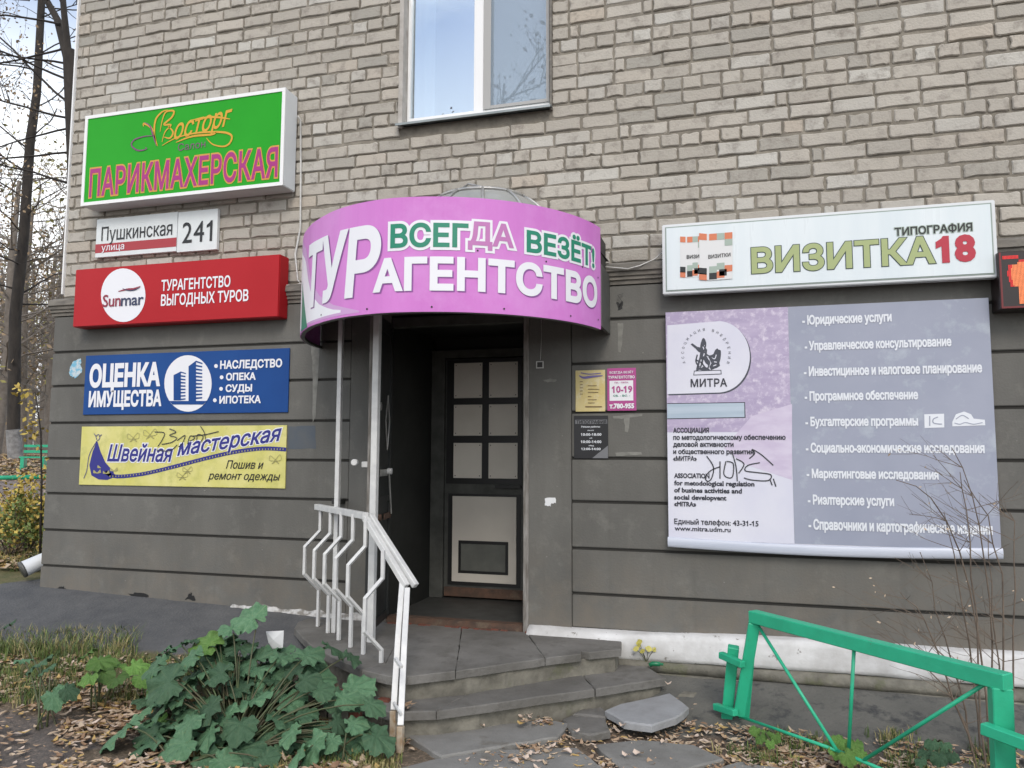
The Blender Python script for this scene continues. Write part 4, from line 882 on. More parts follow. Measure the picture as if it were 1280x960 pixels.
# rolled lower edge
mb = MB(); ve = []; nn_ = 30
for i in range(nn_+1):
    u = i/nn_; x = lerp(x0-.006, x1+.006, u); sag = .022*math.sin(math.pi*u)
    for k in range(9):
        a = math.pi*k/8-math.pi/2; ve.append((x, Y-.003-.012*math.cos(a), z0+.034-sag+.032*math.sin(a)))
mb.add(ve, [(i*9+k, (i+1)*9+k, (i+1)*9+k+1, i*9+k+1) for i in range(nn_) for k in range(8)]); mb.build('rolled_edge', 'edgewhite', S, smooth=True)
z5 = lambda x, y: (820+x/3, 380+y/3)
dsh = [z5(42, 80), z5(220, 66)]+[(820+(232+120*math.cos(t))/3, 380+(198+134*math.sin(t))/3) for t in [math.radians(-88+176*k/26) for k in range(27)]]+[z5(42, 338)]
poly([(a+1.6, b+1.6) for a, b in dsh], Y, 'statue', S, 'emblem_shadow', dy=.0025); poly(dsh, Y, 'pwhite', S, 'emblem_field', dy=.0035)
letters('МИТРА', 863.5, 908.5, 886, 473.5, 483.3, Y-.003, 'textdark', S, bold=.02, space=1.05)
poly([z5(142, 250), z5(245, 247), z5(246, 264), z5(140, 268)], Y-.003, 'statue', S, 'statue_drawing', dy=.0015); poly([z5(145, 253), z5(242, 250), z5(243, 261), z5(143, 265)], Y-.003, 'pwhite', S, 'statue_drawing', dy=.0025)
ribs([[z5(132, 150), z5(150, 165), z5(165, 178), z5(170, 150), z5(178, 130), z5(186, 150), z5(180, 180)], [z5(168, 180), z5(175, 210), z5(165, 240), z5(150, 250)], [z5(180, 180), z5(200, 195), z5(225, 185), z5(240, 175), z5(238, 210), z5(225, 235), z5(205, 246)], [z5(175, 205), z5(200, 215), z5(195, 240)], [z5(150, 210), z5(170, 220), z5(185, 240)], [z5(205, 200), z5(215, 215), z5(210, 238)], [z5(155, 190), z5(150, 215), z5(160, 235)]], .009, Y-.003, 'statue', S, 'statue_drawing', dy=.0022)
poly([z5(171, 150), z5(176, 131), z5(184, 134), z5(186, 150), z5(180, 156), z5(192, 172), z5(190, 196), z5(200, 214), z5(198, 232), z5(186, 222), z5(176, 204), z5(168, 224), z5(160, 244), z5(150, 246), z5(156, 222), z5(163, 200), z5(166, 178), z5(150, 168), z5(133, 152), z5(136, 147), z5(154, 160), z5(170, 164)], Y-.003, 'statue', S, 'statue_drawing', dy=.0012,
     extra=[[z5(196, 198), z5(214, 190), z5(222, 172), z5(230, 166), z5(240, 176), z5(241, 196), z5(236, 214), z5(240, 232), z5(228, 240), z5(206, 246), z5(200, 236), z5(208, 222)], [z5(160, 246), z5(178, 234), z5(196, 240), z5(204, 248), z5(180, 251)]])
ribs([[z5(205, 200), z5(220, 205), z5(226, 190)], [z5(212, 216), z5(228, 218)], [z5(210, 234), z5(226, 228)], [z5(176, 160), z5(182, 178), z5(178, 196)], [z5(170, 208), z5(163, 232)]], .006, Y-.003, 'pwhite', S, 'statue_drawing', dy=.0018)
mb = MB(); sent = 'АССОЦИАЦИЯ ВНЕДРЕНИЯ'
for k, ch in enumerate(sent):
    if ch == ' ': continue
    t = math.radians(200-k*(220/(len(sent)-1))); cx, cy = 820+(188+88*math.cos(t))/3, 380+(188-92*math.sin(t))/3; c = W((cx, cy), Y); ang = t-math.pi/2; sz = .0085
    q = text_mb(ch, lambda u, v: (c.x+((u-.5)*sz*1.5)*math.cos(ang)-(v-.5)*sz*2*math.sin(ang), Y-.0055, c.z+((u-.5)*sz*1.5)*math.sin(ang)+(v-.5)*sz*2*math.cos(ang)), 0, 0, 1); mb.add(q.v, q.f)
mb.build('circular_lettering', 'statue', S)
poly([z5(42, 372), z5(334, 368), z5(336, 427), z5(42, 432)], Y, 'textdark', S, 'tube_edge', dy=.0025); poly([z5(42, 375), z5(331, 371), z5(332, 424), z5(42, 429)], Y, 'tubeblue', S, 'tube_print', dy=.0035)
for s, xr, t, b in (('АССОЦИАЦИЯ', 886, 534.7, 540.6), ('по методологическому обеспечению', 981.7, 543.6, 549.6), ('деловой активности', 916.7, 552.4, 558.4), ('и общественного развития', 941.7, 561.6, 567.4), ('«МИТРА»', 870.7, 570.3, 576), ('ASSOCIATION', 886.7, 591.8, 597.8), ('for metodological regulation', 942.7, 601, 607), ('of busines activities and', 927, 610, 616), ('social developvent', 907.7, 619, 625), ('«MITRA»', 870, 627.7, 633.5)):
    letters(s, 841.8 if t < 585 else 843, xr, 890, t, b, Y-.0012, 'textdark', S, bold=.035, res=2)
letters('Единый телефон: 43-31-15', 843, 948, 895, 649.6, 656.3, Y-.0012, 'textdark', S, bold=.02, res=2, slope=-.0); letters('www.mitra.udm.ru', 843.5, 913, 878, 658, 664, Y-.0012, 'textdark', S, bold=.02, res=2)
for s, a, b, c, t, u in (('- Юридические услуги', 1003, 1114, 1059, 392.5, 403.5), ('- Управленческое консультирование', 1006, 1188.7, 1097, 424, 435), ('- Инвестицинное и налоговое планирование', 1005, 1227, 1115, 456, 467.5), ('- Программное обеспечение', 1006, 1147, 1077, 488.6, 499.6), ('- Бухгалтерские программы', 1007, 1147, 1077, 521, 532), ('- Социально-экономические исследования', 1007.5, 1230, 1118, 554, 565.5), ('- Маркетинговые исследования', 1008.5, 1172.5, 1090, 587, 598), ('- Риэлтерские услуги', 1010, 1117, 1063, 619.5, 631), ('- Справочники и картографические издания', 1011, 1240, 1125, 652, 664.5)):
    letters(s, a, b, c, t, u, Y-.0012, 'ptext', S, bold=.04, res=3, space=.97)
z6 = lambda x, y: (980+x/2.909, 370+y/2.909)
poly([z6(510, 430), z6(582, 428), z6(583, 478), z6(511, 480)], Y, 'ptext', S, 'small_logo', dy=.003); ribs([[z6(530, 436), z6(530, 472)], [z6(560, 440), z6(543, 448), z6(545, 462), z6(575, 466)]], .006, Y, 'pgrey', S, 'small_logo', dy=.0045)
poly([z6(612, 458), z6(625, 430), z6(655, 420), z6(680, 430), z6(690, 446), z6(730, 450), z6(732, 470), z6(612, 474)], Y, 'ptext', S, 'small_logo', dy=.003); ribs([[z6(625, 448), z6(648, 434), z6(672, 446)], [z6(620, 462), z6(640, 466), z6(660, 460), z6(690, 466), z6(722, 460)]], .005, Y, 'pgrey', S, 'small_logo', dy=.0045)
ribs([[z5(190, 570), z5(215, 610), z5(210, 650), z5(195, 665), z5(185, 650), z5(205, 625), z5(240, 610)], [z5(240, 590), z5(240, 655)], [z5(262, 590), z5(255, 640), z5(285, 650), z5(290, 600), z5(265, 590)], [z5(285, 555), z5(300, 610), z5(305, 665)], [z5(300, 580), z5(330, 600), z5(310, 635)], [z5(390, 595), z5(345, 605), z5(335, 625), z5(380, 632), z5(430, 640), z5(420, 662), z5(360, 660), z5(330, 652)], [z5(350, 580), z5(370, 560), z5(360, 545), z5(395, 565), z5(440, 605)], [z5(428, 660), z5(436, 680)], [z5(440, 655), z5(450, 685)]], .007, Y, 'inkline', S, 'scribble', dy=.0048)
# --- wall notices
Y = -.004
def notice(name, label, x0, x1, z0, z1, mat): S = thing(name, label, 'notice', ((x0+x1)/2, 0, z0)); MB().box(x0, x1, Y, -.0003, z0, z1).build('board', mat, S, bevel=.001); return S
q4 = lambda x, y: (690+x/4.571, 430+y/4.571)
M['nyellow'] = pm('aged_yellow_paper', lin(226, 212, 160), lin(214, 192, 112), 6, .7, c3=lin(232, 226, 200), s3=12); M['npink'] = flat('pink_notice', (186, 78, 150)); M['nblack'] = pm('black_notice', lin(28, 28, 32), lin(20, 20, 24), 3, .35); M['greybar'] = flat('grey_bar', (120, 122, 126)); M['lav'] = flat('lavender_ink', (120, 110, 170)); M['brownink'] = flat('brown_ink', (120, 96, 60))
S = notice('sewing_notice', 'faded yellow notice on the stucco wall right of the doorway', W(q4(135, 250)).x, W(q4(304, 250)).x, W(q4(220, 386)).z, W(q4(220, 150)).z, 'nyellow')
rib([q4(155, 180), q4(180, 192), q4(230, 186), q4(290, 180)], .016, Y, 'lav', S, 'printed_heading', taper=True); ribs([[q4(165, 165), q4(215, 172), q4(280, 166)]], .006, Y, 'lav', S, 'printed_heading')
ribs([[q4(205, y), q4(205+w_, y)] for y, w_ in ((238, 50), (258, 66), (276, 0.1+60), (300, 20), (318, 50), (336, 40))], .004, Y, 'brownink', S, 'printed_text', smooth=False); ribs([[q4(160, y), q4(176, y)] for y in (215, 232, 250, 268, 286)], .004, Y, 'brownink', S, 'printed_text', smooth=False); ribs([[q4(190, 358), q4(285, 358)]], .007, Y, 'brownink', S, 'printed_text')
S = notice('opening_hours_notice', 'pink opening hours notice with white panel beside the yellow notice', W(q4(316, 250)).x, W(q4(481, 250)).x, W(q4(398, 381)).z, W(q4(398, 138)).z, 'npink')
a = W(q4(330, 325)); b = W(q4(464, 208)); face(a.x, b.x, a.z, b.z, Y-.0015, 'vinylwhite', S, 'white_panel', .001)
T = lambda s, a, b, t, u, m_, bo=.02: letters(s, q4(a, 0)[0], q4(b, 0)[0], q4((a+b)/2, 0)[0], q4(0, t)[1], q4(0, u)[1], Y-.0005, m_, S, bold=bo, res=2)
T('ВСЕГДА ВЕЗЁТ', 330, 465, 156, 168, 'vinylwhite'); T('ТУРАГЕНТСТВО', 322, 472, 182, 197, 'vinylwhite', .03); T('ПН. - ПЯТН.', 358, 438, 216, 225, 'npink'); T('10-19', 344, 458, 241, 277, 'npink', .03); T('СБ. - ВС. -', 350, 446, 290, 300, 'teal'); T('т.780-955', 330, 468, 340, 367, 'vinylwhite', .05)
S = notice('working_hours_notice', 'black working hours notice with white text below the yellow notice', W(q4(126, 530)).x, W(q4(321, 530)).x, W(q4(222, 655)).z, W(q4(222, 410)).z, 'nblack')
a = W(q4(134, 457)); b = W(q4(316, 432)); face(a.x, b.x, a.z, b.z, Y-.0015, 'greybar', S, 'heading_bar', .001)
T('ТИПОГРАФИЯ', 140, 310, 436, 454, 'nblack', .03)
for s, a, b, t, u in (('Режим работы:', 168, 276, 468, 477), ('пн-пт', 204, 240, 490, 497), ('10:00-18:00', 166, 282, 510, 524), ('сб', 215, 230, 534, 541), ('10:00-14:00', 166, 282, 551, 566), ('обед', 210, 240, 577, 584), ('13:00-14:00', 168, 278, 593, 606)): T(s, a, b, t, u, 'ptext')
a = W(q4(255, 652)); poly([q4(230, 652), q4(262, 626), q4(300, 596), q4(320, 580), q4(320, 652)], Y, 'greybar', S, 'torn_corner', dy=.0012)

# --- LED board at the right edge
Y = -.16; S = thing('led_sign', 'red lit dot matrix sign at the right edge beside the white box sign', 'led sign', (1.75, Y/2, 1.95))
M['ledbox'] = pm('led_box_black', (.015, .008, .008), rough=.35); M['ledred'] = pm('led_frame_red', (.14, .01, .012), rough=.3)
lx = W((1249, 350), Y).x; lz0, lz1 = W((1262, 386), Y).z, W((1262, 314), Y).z
MB().box(lx, lx+.95, Y, -.004, lz0, lz1).build('sign_box', 'ledbox', S, bevel=.004)
MB().box(lx+.004, lx+.946, Y-.005, Y-.0002, lz0+.003, lz0+.014).box(lx+.004, lx+.014, Y-.005, Y-.0002, lz0+.0141, lz1-.006).build('red_frame', 'ledred', S)
def emit(name, c, st):
    m = bpy.data.materials.new(name); m.use_nodes = True; p = m.node_tree.nodes['Principled BSDF']; p.inputs['Base Color'].default_value = (.02, .0, .0, 1); p.inputs['Emission Color'].default_value = c+(1,); p.inputs['Emission Strength'].default_value = st; return m
M['led1'] = emit('led_orange', (1, .28, .10), 1.1); M['led2'] = emit('led_red', (1, .03, .03), .8)
mo, mr = MB(), MB(); pit = .0068; nzl = int((lz1-lz0-.04)/pit)
for i in range(int(.9/pit)):
    for j in range(nzl):
        u = lx+.022+i*pit; v = lz0+.02+j*pit; fy = j/nzl; fx = (i*pit)/.16
        seg = None
        k = i*pit
        cell = k % .20; fx = cell/.17
        if fy > .93 and fx < .45: seg = mr
        elif fy < .86 and .40 < fx < .95 and fy > .02: seg = mo
        elif .35 < fy < .8 and .10+.35*abs(fy-.62) < fx <= .40: seg = mr if fx < .2+.35*abs(fy-.62) else mo
        elif .86 <= fy < .9 and .45 < fx < .9: seg = mr
        if seg is not None: seg.add([(u, Y-.0022, v), (u+pit*.74, Y-.0022, v), (u+pit*.74, Y-.0022, v+pit*.74), (u, Y-.0022, v+pit*.74)], [(0, 1, 2, 3)])
mo.build('lit_dots', 'led1', S, kind='stuff'); mr.build('red_dots', 'led2', S, kind='stuff')

# ------------------------------------------------------------------ small things on the wall
def wire(name, label, pts, r, mat, cat='cable', n_=6): o = MB().tube(pts, r, n_).build(name, mat, None, smooth=True); return tag(o, label, cat)
c_ = lambda px, py, Y=.012: W((px, py), Y)
wire('cable', 'white cable dropping from the green sign to the red sign', [c_(372, 145, -.02), c_(375.5, 150), c_(376, 200), c_(375.5, 285), c_(369, 318), c_(372, 350), c_(376, 354), c_(368, 357), c_(358, 357, -.03)], .0075, 'cable')
wire('wire', 'thin pale wire looping along the cornice between canopy and white sign', [c_(752, 333, -.06), c_(762, 334, -.062), c_(785, 336, -.064), c_(800, 332, -.062), c_(818, 324, -.03), c_(830, 314, -.01)], .004, 'cable', 'wire')
wire('hanging_wire', 'thin wire hanging on the pilaster right of the door', [c_(676.5, 398, -.012), c_(677, 420, -.012), c_(675.5, 450, -.012)], .0018, 'cable', 'wire', 4)
S = thing('hanging_tag', 'small square frame hanging from a wire right of the door', 'tag', W((675, 456), -.012))
a = W((670.5, 460.5), -.012); b = W((679.5, 451.5), -.012)
MB().box(a.x, b.x, -.02, -.008, a.z, a.z+.006).box(a.x, b.x, -.02, -.008, b.z-.006, b.z).box(a.x, a.x+.006, -.02, -.008, a.z+.0061, b.z-.0061).box(b.x-.006, b.x, -.02, -.008, a.z+.0061, b.z-.0061).build('frame', 'cable', S); MB().box(a.x+.006, b.x-.006, -.016, -.0085, a.z+.006, b.z-.006).build('plate', 'dark', S)
def patch(name, label, pts, mat, cat, y=-.0012, jag=1.5, seed=1):
    r = random.Random(seed); P = []
    for i in range(len(pts)):
        a, b = pts[i], pts[(i+1) % len(pts)]
        for k in range(4): t = k/4; P.append((a[0]+(b[0]-a[0])*t+(r.uniform(-jag, jag) if k else 0), a[1]+(b[1]-a[1])*t+(r.uniform(-jag, jag) if k else 0)))
    mb = MB(); mb.add([W(p, y) for p in P], [tuple(range(len(P)))]); o = mb.build(name, mat, None); return tag(o, label, cat)
M['bluepatch'] = pm('blue_paint_patch', (.065, .085, .11), (.09, .1, .11), 6, .7); M['stickerblue'] = pm('torn_blue_sticker', lin(120, 190, 220), lin(210, 220, 225), 30, .6, lo=.45, hi=.55); M['pale'] = pm('pale_stain', (.23, .23, .21), (.16, .16, .145), 14, .9)
patch('paint_patch', 'faded blue paint patch on the stucco beside the yellow banner', [(360, 533), (394, 532), (395, 561), (360, 561)], 'bluepatch', 'paint patch', jag=.6)
patch('sticker', 'torn pale blue sticker left of the blue banner', [(93, 451), (101, 448), (102, 466), (93, 473), (88, 470), (87, 462)], 'stickerblue', 'sticker')
patch('paper_scrap', 'scrap of torn white paper on the pilaster right of the door', [(681, 623), (694, 622), (695, 629), (689, 629), (688, 633), (681, 632)], 'paper', 'paper scrap', y=-.008, jag=.8, seed=4)
patch('tape_scrap', 'small strip of pale tape below the hanging tag', [(678, 475), (688, 473), (696, 475), (695, 477), (684, 478)], 'pale', 'tape', y=-.008, jag=.5, seed=5)
patch('plaster_stain', 'pale plaster mark under the pink notice', [(766, 520), (803, 517), (803, 520), (787, 522), (785, 540), (781, 540), (780, 523), (767, 523)], 'pale', 'stain', jag=.8, seed=6)
patch('plaster_stain', 'pale plaster streak to the right of the black notice', [(768, 566), (802, 565), (803, 568), (770, 570)], 'pale', 'stain', jag=.8, seed=7)
patch('runoff_streak', 'pale runoff streak on the stucco below the left end of the canopy', [(389, 432), (399, 432), (398, 470), (395, 520), (391, 528), (391, 470)], 'pale', 'stain', jag=.8, seed=8)
patch('runoff_streak', 'pale vertical streak on the stucco right of the canopy end', [(772, 404), (779, 404), (778, 425), (776, 440), (773, 440)], 'pale', 'stain', jag=.6, seed=9)
S = patch('broken_hole', 'dark broken hole in the stucco beside the canopy end', [(771, 377), (775, 380), (778, 376), (778, 386), (772, 388)], 'black', 'hole', jag=1, seed=10)
wire('stub_wire', 'short bent wire sticking out of the broken hole', [c_(774, 384, -.003), c_(777, 376, -.02), c_(772, 369, -.02), c_(779, 367, -.015)], .0025, 'darkcable', 'wire', 4)
patch('broken_patch', 'dark broken notch at the foot of the wall below the yellow banner', [(231, 750), (236, 742), (240, 741), (244, 751)], 'black', 'hole', seed=11)
patch('broken_patch', 'small dark broken patch at the wall foot near the left corner', [(68, 736), (80, 733), (84, 738), (72, 740)], 'black', 'hole', seed=12)
patch('broken_patch', 'row of dark chips at the wall foot left of the large burdock', [(160, 742), (172, 741), (186, 744), (185, 748), (170, 746)], 'black', 'hole', seed=13)
# specks of flaked paint on the lower wall
mb = MB(); r = random.Random(3)
for k in range(46):
    x = r.choice([r.uniform(-5.4, -3.0), r.uniform(-1.35, 1.7)]); z = r.uniform(-.15, 1.75); s_ = r.uniform(.002, .006)
    yy = -.0075 if -1.38 < x < -1.07 else -.0012
    if -5.2 < x < -3.26 and z > .68: continue
    if -.43 < x < 1.47 and z > .35: continue
    mb.add([(x+s_*r.uniform(.6, 1.8)*math.cos(t), yy, z+s_*math.sin(t)) for t in (0, 1.2, 2.4, 3.6, 4.9)], [(0, 1, 2, 3, 4)])
tag(mb.build('paint_flecks', 'pale', None, kind='stuff'), 'pale flecks of flaked paint on the grey stucco wall', 'flecks')
# downpipe elbow at the left corner
S = thing('drainpipe', 'pale metal drainpipe outlet at the foot of the left building corner', 'drainpipe', (XL-.08, .25, -.1))
e0 = Vector((XL-.10, .30, .6)); MB().tube([Vector((XL-.075, .3, 6.3)), Vector((XL-.075, .3, .2)), Vector((XL-.09, .28, .10)), Vector((XL-.16, .18, .03))], .05, 16).build('pipe', 'steel', S, smooth=True)
MB().tube([Vector((XL-.15, .20, .04)), Vector((XL-.24, .05, -.035))], .062, 18, .068, cap=False).build('outlet', 'whitebox', S, smooth=True); MB().tube([Vector((XL-.235, .058, -.031)), Vector((XL-.245, .04, -.04))], .071, 18).build('outlet_rim', 'greypanel', S, smooth=True)

# ------------------------------------------------------------------ green fence bay on the right
FN = thing('green_fence', 'bright green metal fence section with thin diagonal rods in front of the plinth', 'fence', (.5, -1.1, -.55))
f_ = lambda px, py: None
base0 = Vector((.035, -.64, 0)); base1 = Vector((.985, -1.66, 0)); fd = (base1-base0).normalized()
def onf(px, py):
    """point of the fence plane behind a photo point"""
    nn = Vector((fd.y, -fd.x, 0)); d = ray((px, py)); t = (base0-CAM).dot(nn)/d.dot(nn); return CAM+d*t
TL, TR = onf(944, 771), onf(1250, 850)
def beam(name, a, b, r, lab=None): return MB().tube([a, b], r, 4, sq=True).build(name, 'green', FN, bevel=.004)
beam('top_rail', TL-(TR-TL).normalized()*.02, TR+(TR-TL).normalized()*.033, .032); beam('upright', onf(943, 778), onf(924, 893), .030); beam('upright', onf(1250, 858), onf(1256, 1010), .036)
rod = lambda a, b, r=.0085: MB().tube([onf(*a), onf(*b)], r, 8).build('rod', 'green', FN, smooth=True)
rod((947, 781), (1046, 938)); rod((1068, 803), (1061, 935)); rod((1237, 851), (1080, 950)); rod((926, 896), (1046, 938)); rod((1046, 938), (1110, 965)); rod((1110, 965), (1252, 1000), .008)
back = Vector((.05, .06, 0))
beam('short_post', onf(917, 808)-fd*.0, onf(905, 925)-Vector((0, 0, .03)), .030)
beam('clamp', onf(908, 817)-back*.6+Vector((0, 0, 0)), onf(937, 829)-back*.7, .018); beam('clamp', onf(901, 881)-back*.6, onf(928, 889)-back*.7, .018)
beam('back_post', onf(926, 812)+back, onf(917, 915)+back, .028)
beam('clamp', onf(1241, 905)-back, onf(1310, 930)-back, .022)
beam('next_post', onf(1300, 885), onf(1304, 1010), .036)
gn = thing('bottle', 'small green plastic bottle lying on the ledge at the right end of the steps', 'bottle', G((822, 833), -.37))
a = G((818, 832), -.36); M['bottle'] = pm('bottle_green', (.01, .16, .07), rough=.3)
MB().tube([a+Vector((-.03, 0, .0)), a+Vector((-.01, 0, .012)), a+Vector((.035, -.01, .014))], .014, 10).build('body', 'bottle', gn, smooth=True); MB().tube([a+Vector((.035, -.01, .014)), a+Vector((.055, -.015, .015))], .008, 8).build('neck', 'bottle', gn)
# scrap of white paper among the leaves
pp = D((343, 799), 4.5)
mb = MB(); R_ = RT.normalized(); U_ = (UP.normalized()*.9+Vector((0, 0, 1))*.3).normalized()
mb.add([pp-R_*.05+U_*.045, pp+R_*.055+U_*.05, pp+R_*.05-U_*.05+Vector((0, .0, 0)), pp-R_*.01-U_*.055, pp-R_*.035-U_*.02, pp+R_*.0+U_*.0+Vector((.0, -.012, 0))], [(0, 4, 5), (0, 5, 1), (1, 5, 2), (5, 3, 2), (5, 4, 3)])
tag(mb.build('paper_sheet', 'paper', None), 'crumpled white paper caught on top of the burdock leaves', 'paper')

# ------------------------------------------------------------------ burdock
def leaf_material(name, c1, c2, vein):
    m = pm(name, c1, c2, 5, .6, .006, 22, rnd=True, spec=.3, c3=(.13, .12, .045), s3=6, lo3=.62, hi3=.72); n = m.node_tree.nodes; l = m.node_tree.links; p = n['Principled BSDF']
    src = p.inputs['Base Color'].links[0].from_socket; tcn = n.new('ShaderNodeTexCoord'); sx = n.new('ShaderNodeSeparateXYZ'); l.new(tcn.outputs['Object'], sx.inputs[0])
    at_ = n.new('ShaderNodeMath'); at_.operation = 'ARCTAN2'; l.new(sx.outputs[1], at_.inputs[0]); l.new(sx.outputs[0], at_.inputs[1])
    mu = n.new('ShaderNodeMath'); mu.operation = 'MULTIPLY'; mu.inputs[1].default_value = 7; l.new(at_.outputs[0], mu.inputs[0])
    co_ = n.new('ShaderNodeMath'); co_.operation = 'COSINE'; l.new(mu.outputs[0], co_.inputs[0])
    mr_ = n.new('ShaderNodeMapRange'); mr_.inputs[1].default_value = .95; mr_.inputs[2].default_value = 1; mr_.inputs[4].default_value = .3; l.new(co_.outputs[0], mr_.inputs[0])
    k = n.new('ShaderNodeMixRGB'); k.inputs[2].default_value = vein+(1,); l.new(mr_.outputs[0], k.inputs[0]); l.new(src, k.inputs[1])
    hsv = n.new('ShaderNodeHueSaturation'); oi = n.new('ShaderNodeObjectInfo'); mr2 = n.new('ShaderNodeMapRange'); mr2.inputs[3].default_value = .62; mr2.inputs[4].default_value = 1.55; l.new(oi.outputs['Random'], mr2.inputs[0]); l.new(mr2.outputs[0], hsv.inputs['Value']); l.new(k.outputs[0], hsv.inputs['Color']); l.new(hsv.outputs[0], p.inputs['Base Color'])
    p.inputs['Subsurface Weight'].default_value = 0
    return m
M['burdock'] = leaf_material('burdock_leaf', (.05, .118, .058), (.08, .155, .085), (.14, .21, .11)); M['burdock2'] = leaf_material('young_burdock_leaf', (.07, .16, .03), (.11, .2, .05), (.16, .26, .09)); M['stem'] = pm('leaf_stem', (.06, .09, .032), (.075, .065, .035), 12, .6)
def leaf_mesh(seed):
    r = random.Random(seed); n_ = 44; rings = 5; vs = [(0, 0, 0)]; ph = [r.uniform(0, 6.28) for _ in range(5)]
    for j in range(1, rings+1):
        f = j/rings
        for i in range(n_):
            a = 2*math.pi*i/n_; rad = (.78+.22*math.cos(a))*(1-.55*math.exp(-((abs(math.pi-a))/.30)**2))
            rad *= 1+.045*math.cos(7*a+ph[0]*.2)+.05*math.cos(16*a+ph[1])+.04*math.sin(23*a+ph[2])+.05*math.cos(3*a+ph[4])
            R_ = rad*f; z = -.26*R_*R_*(1+.7*math.cos(a+ph[3]))+.085*f*f*math.sin(3*a+ph[3])+.05*f*f*math.sin(5*a+ph[1])+.10*f**2*math.sin(9*a+ph[4])+.10*abs(math.sin(a))*R_-.05*math.cos(7*a)*f*(1-f)*1.4
            vs.append((R_*math.cos(a), R_*math.sin(a), z))
    fs = [(0, 1+i, 1+(i+1) % n_) for i in range(n_)]
    for j in range(rings-1):
        b0 = 1+j*n_; b1 = b0+n_; fs += [(b0+i, b1+i, b1+(i+1) % n_, b0+(i+1) % n_) for i in range(n_)]
    me = bpy.data.meshes.new('leaf'); me.from_pydata(vs, [], fs); me.shade_smooth(); return me
LV = [leaf_mesh(s) for s in range(8)]; LV2 = [m_.copy() for m_ in LV[:4]]
for m_ in LV: m_.materials.append(M['burdock'])
for m_ in LV2: m_.materials.append(M['burdock2'])
rl = random.Random(17)
def plant(name, label, base, leaves, cat='plant', young=False):
    P = thing(name, label, cat, base)
    for (px, py, sz, t) in leaves:
        c = D((px, py), t); g = gz(c.x, c.y)+.05
        if c.z < g: c.z = g
        s_ = sz*t/FPX*.54; yg = young or rl.random() < .04
        o = bpy.data.objects.new('leaf', rl.choice(LV2 if yg else LV)); COL.objects.link(o); o.parent = P; o.scale = (s_, s_*rl.uniform(.85, 1.05), s_)
        # blade faces up and outwards, tip away from the root
        out = Vector((c.x-base[0], c.y-base[1], 0)); out = out.normalized() if out.length > .02 else Vector((1, 0, 0))
        nrm = (Vector((0, 0, 1))+Vector((0, -1, 0))*rl.uniform(.2, .9)+out*rl.uniform(.0, .5)+Vector((rl.uniform(-.35, .35), rl.uniform(-.2, .2), 0))).normalized()
        tip = (out+Vector((rl.uniform(-.4, .4), rl.uniform(-.6, .1), -.2))); tip = (tip-nrm*tip.dot(nrm)).normalized(); bi = nrm.cross(tip)
        o.matrix_local = Matrix.Translation(c-Vector(base)) @ Matrix((tip, bi, nrm)).transposed().to_4x4() @ Matrix.Diagonal((s_, s_*rl.uniform(.85, 1.05), s_, 1))
        a = Vector(base)+Vector((rl.uniform(-.05, .05), rl.uniform(-.05, .05), 0)); b = c-nrm*.01-tip*s_*.25
        mid = (a+b)/2+Vector((0, 0, .06+.1*(b-a).length)); q = [a*(1-k/6)**2+mid*2*(k/6)*(1-k/6)+b*(k/6)**2 for k in range(7)]
        MB().tube(q, .0055, 5, .0035).build('stem', 'stem', P, smooth=True)
    return P
tt = lambda py, near=0: 4.42-(py-770)/190*.78-near
big = [(315, 773, 58), (290, 786, 44), (262, 805, 56), (300, 811, 50), (240, 822, 46), (225, 806, 30), (382, 820, 46), (413, 809, 40), (437, 820, 32), (350, 822, 40), (364, 838, 44), (322, 838, 60), (277, 842, 50), (244, 846, 50), (212, 853, 66), (195, 833, 44), (337, 853, 56), (300, 862, 46), (380, 850, 40), (400, 862, 36), (429, 873, 42), (462, 880, 40), (356, 876, 50), (315, 877, 52), (262, 884, 60), (210, 878, 50), (232, 868, 44), (349, 894, 58), (300, 905, 50), (262, 915, 46), (421, 902, 34), (286, 892, 42), (240, 900, 50), (380, 892, 36), (335, 916, 40)]
low = [(154, 912, 66), (195, 922, 82), (212, 948, 46), (230, 930, 50), (300, 938, 58), (277, 955, 50), (330, 952, 40), (255, 945, 44)]
right_ = [(393, 930, 62), (470, 920, 52), (440, 905, 36), (415, 925, 34), (375, 940, 50), (366, 915, 40)]
for _ in range(130):
    a_, b_ = rl.uniform(0, 1), rl.uniform(0, 1); py_ = 800+150*b_; px_ = (205-35*b_)+a_*((395 if b_ < .35 else 455)-(205-35*b_))
    if b_ < .15 and px_ > 350: continue
    big.append((px_, py_, rl.uniform(26, 58)))
base = D((300, 905), tt(905)); base.z = gz(base.x, base.y)
plant('burdock_plant', 'large burdock plant with many dark green leaves left of the railing', base, [(a, b, c, tt(b)+(rl.uniform(-.1, .1) if i_ < 35 else rl.uniform(.05, .35))) for i_, (a, b, c) in enumerate(big)])
base = D((235, 945), 3.72); base.z = gz(base.x, base.y)
plant('burdock_plant', 'low burdock plant with broad leaves at the bottom edge by the asphalt path', base, [(a, b, c, tt(b)+rl.uniform(-.05, .05)) for a, b, c in low])
base = D((425, 930), 3.8); base.z = gz(base.x, base.y)
plant('burdock_plant', 'small burdock plant at the foot of the railing posts', base, [(a, b, c, tt(b)-.02) for a, b, c in right_])
base = D((125, 842), 4.35); base.z = gz(base.x, base.y)
plant('burdock_plant', 'small burdock plant in the grass strip left of the large one', base, [(124, 826, 40, 4.35), (108, 818, 30, 4.5), (127, 840, 38, 4.3), (140, 832, 34, 4.4), (146, 848, 30, 4.25), (112, 846, 28, 4.2), (168, 832, 34, 4.4), (176, 845, 30, 4.3)], young=True)
base = D((60, 868), 4.15); base.z = gz(base.x, base.y)
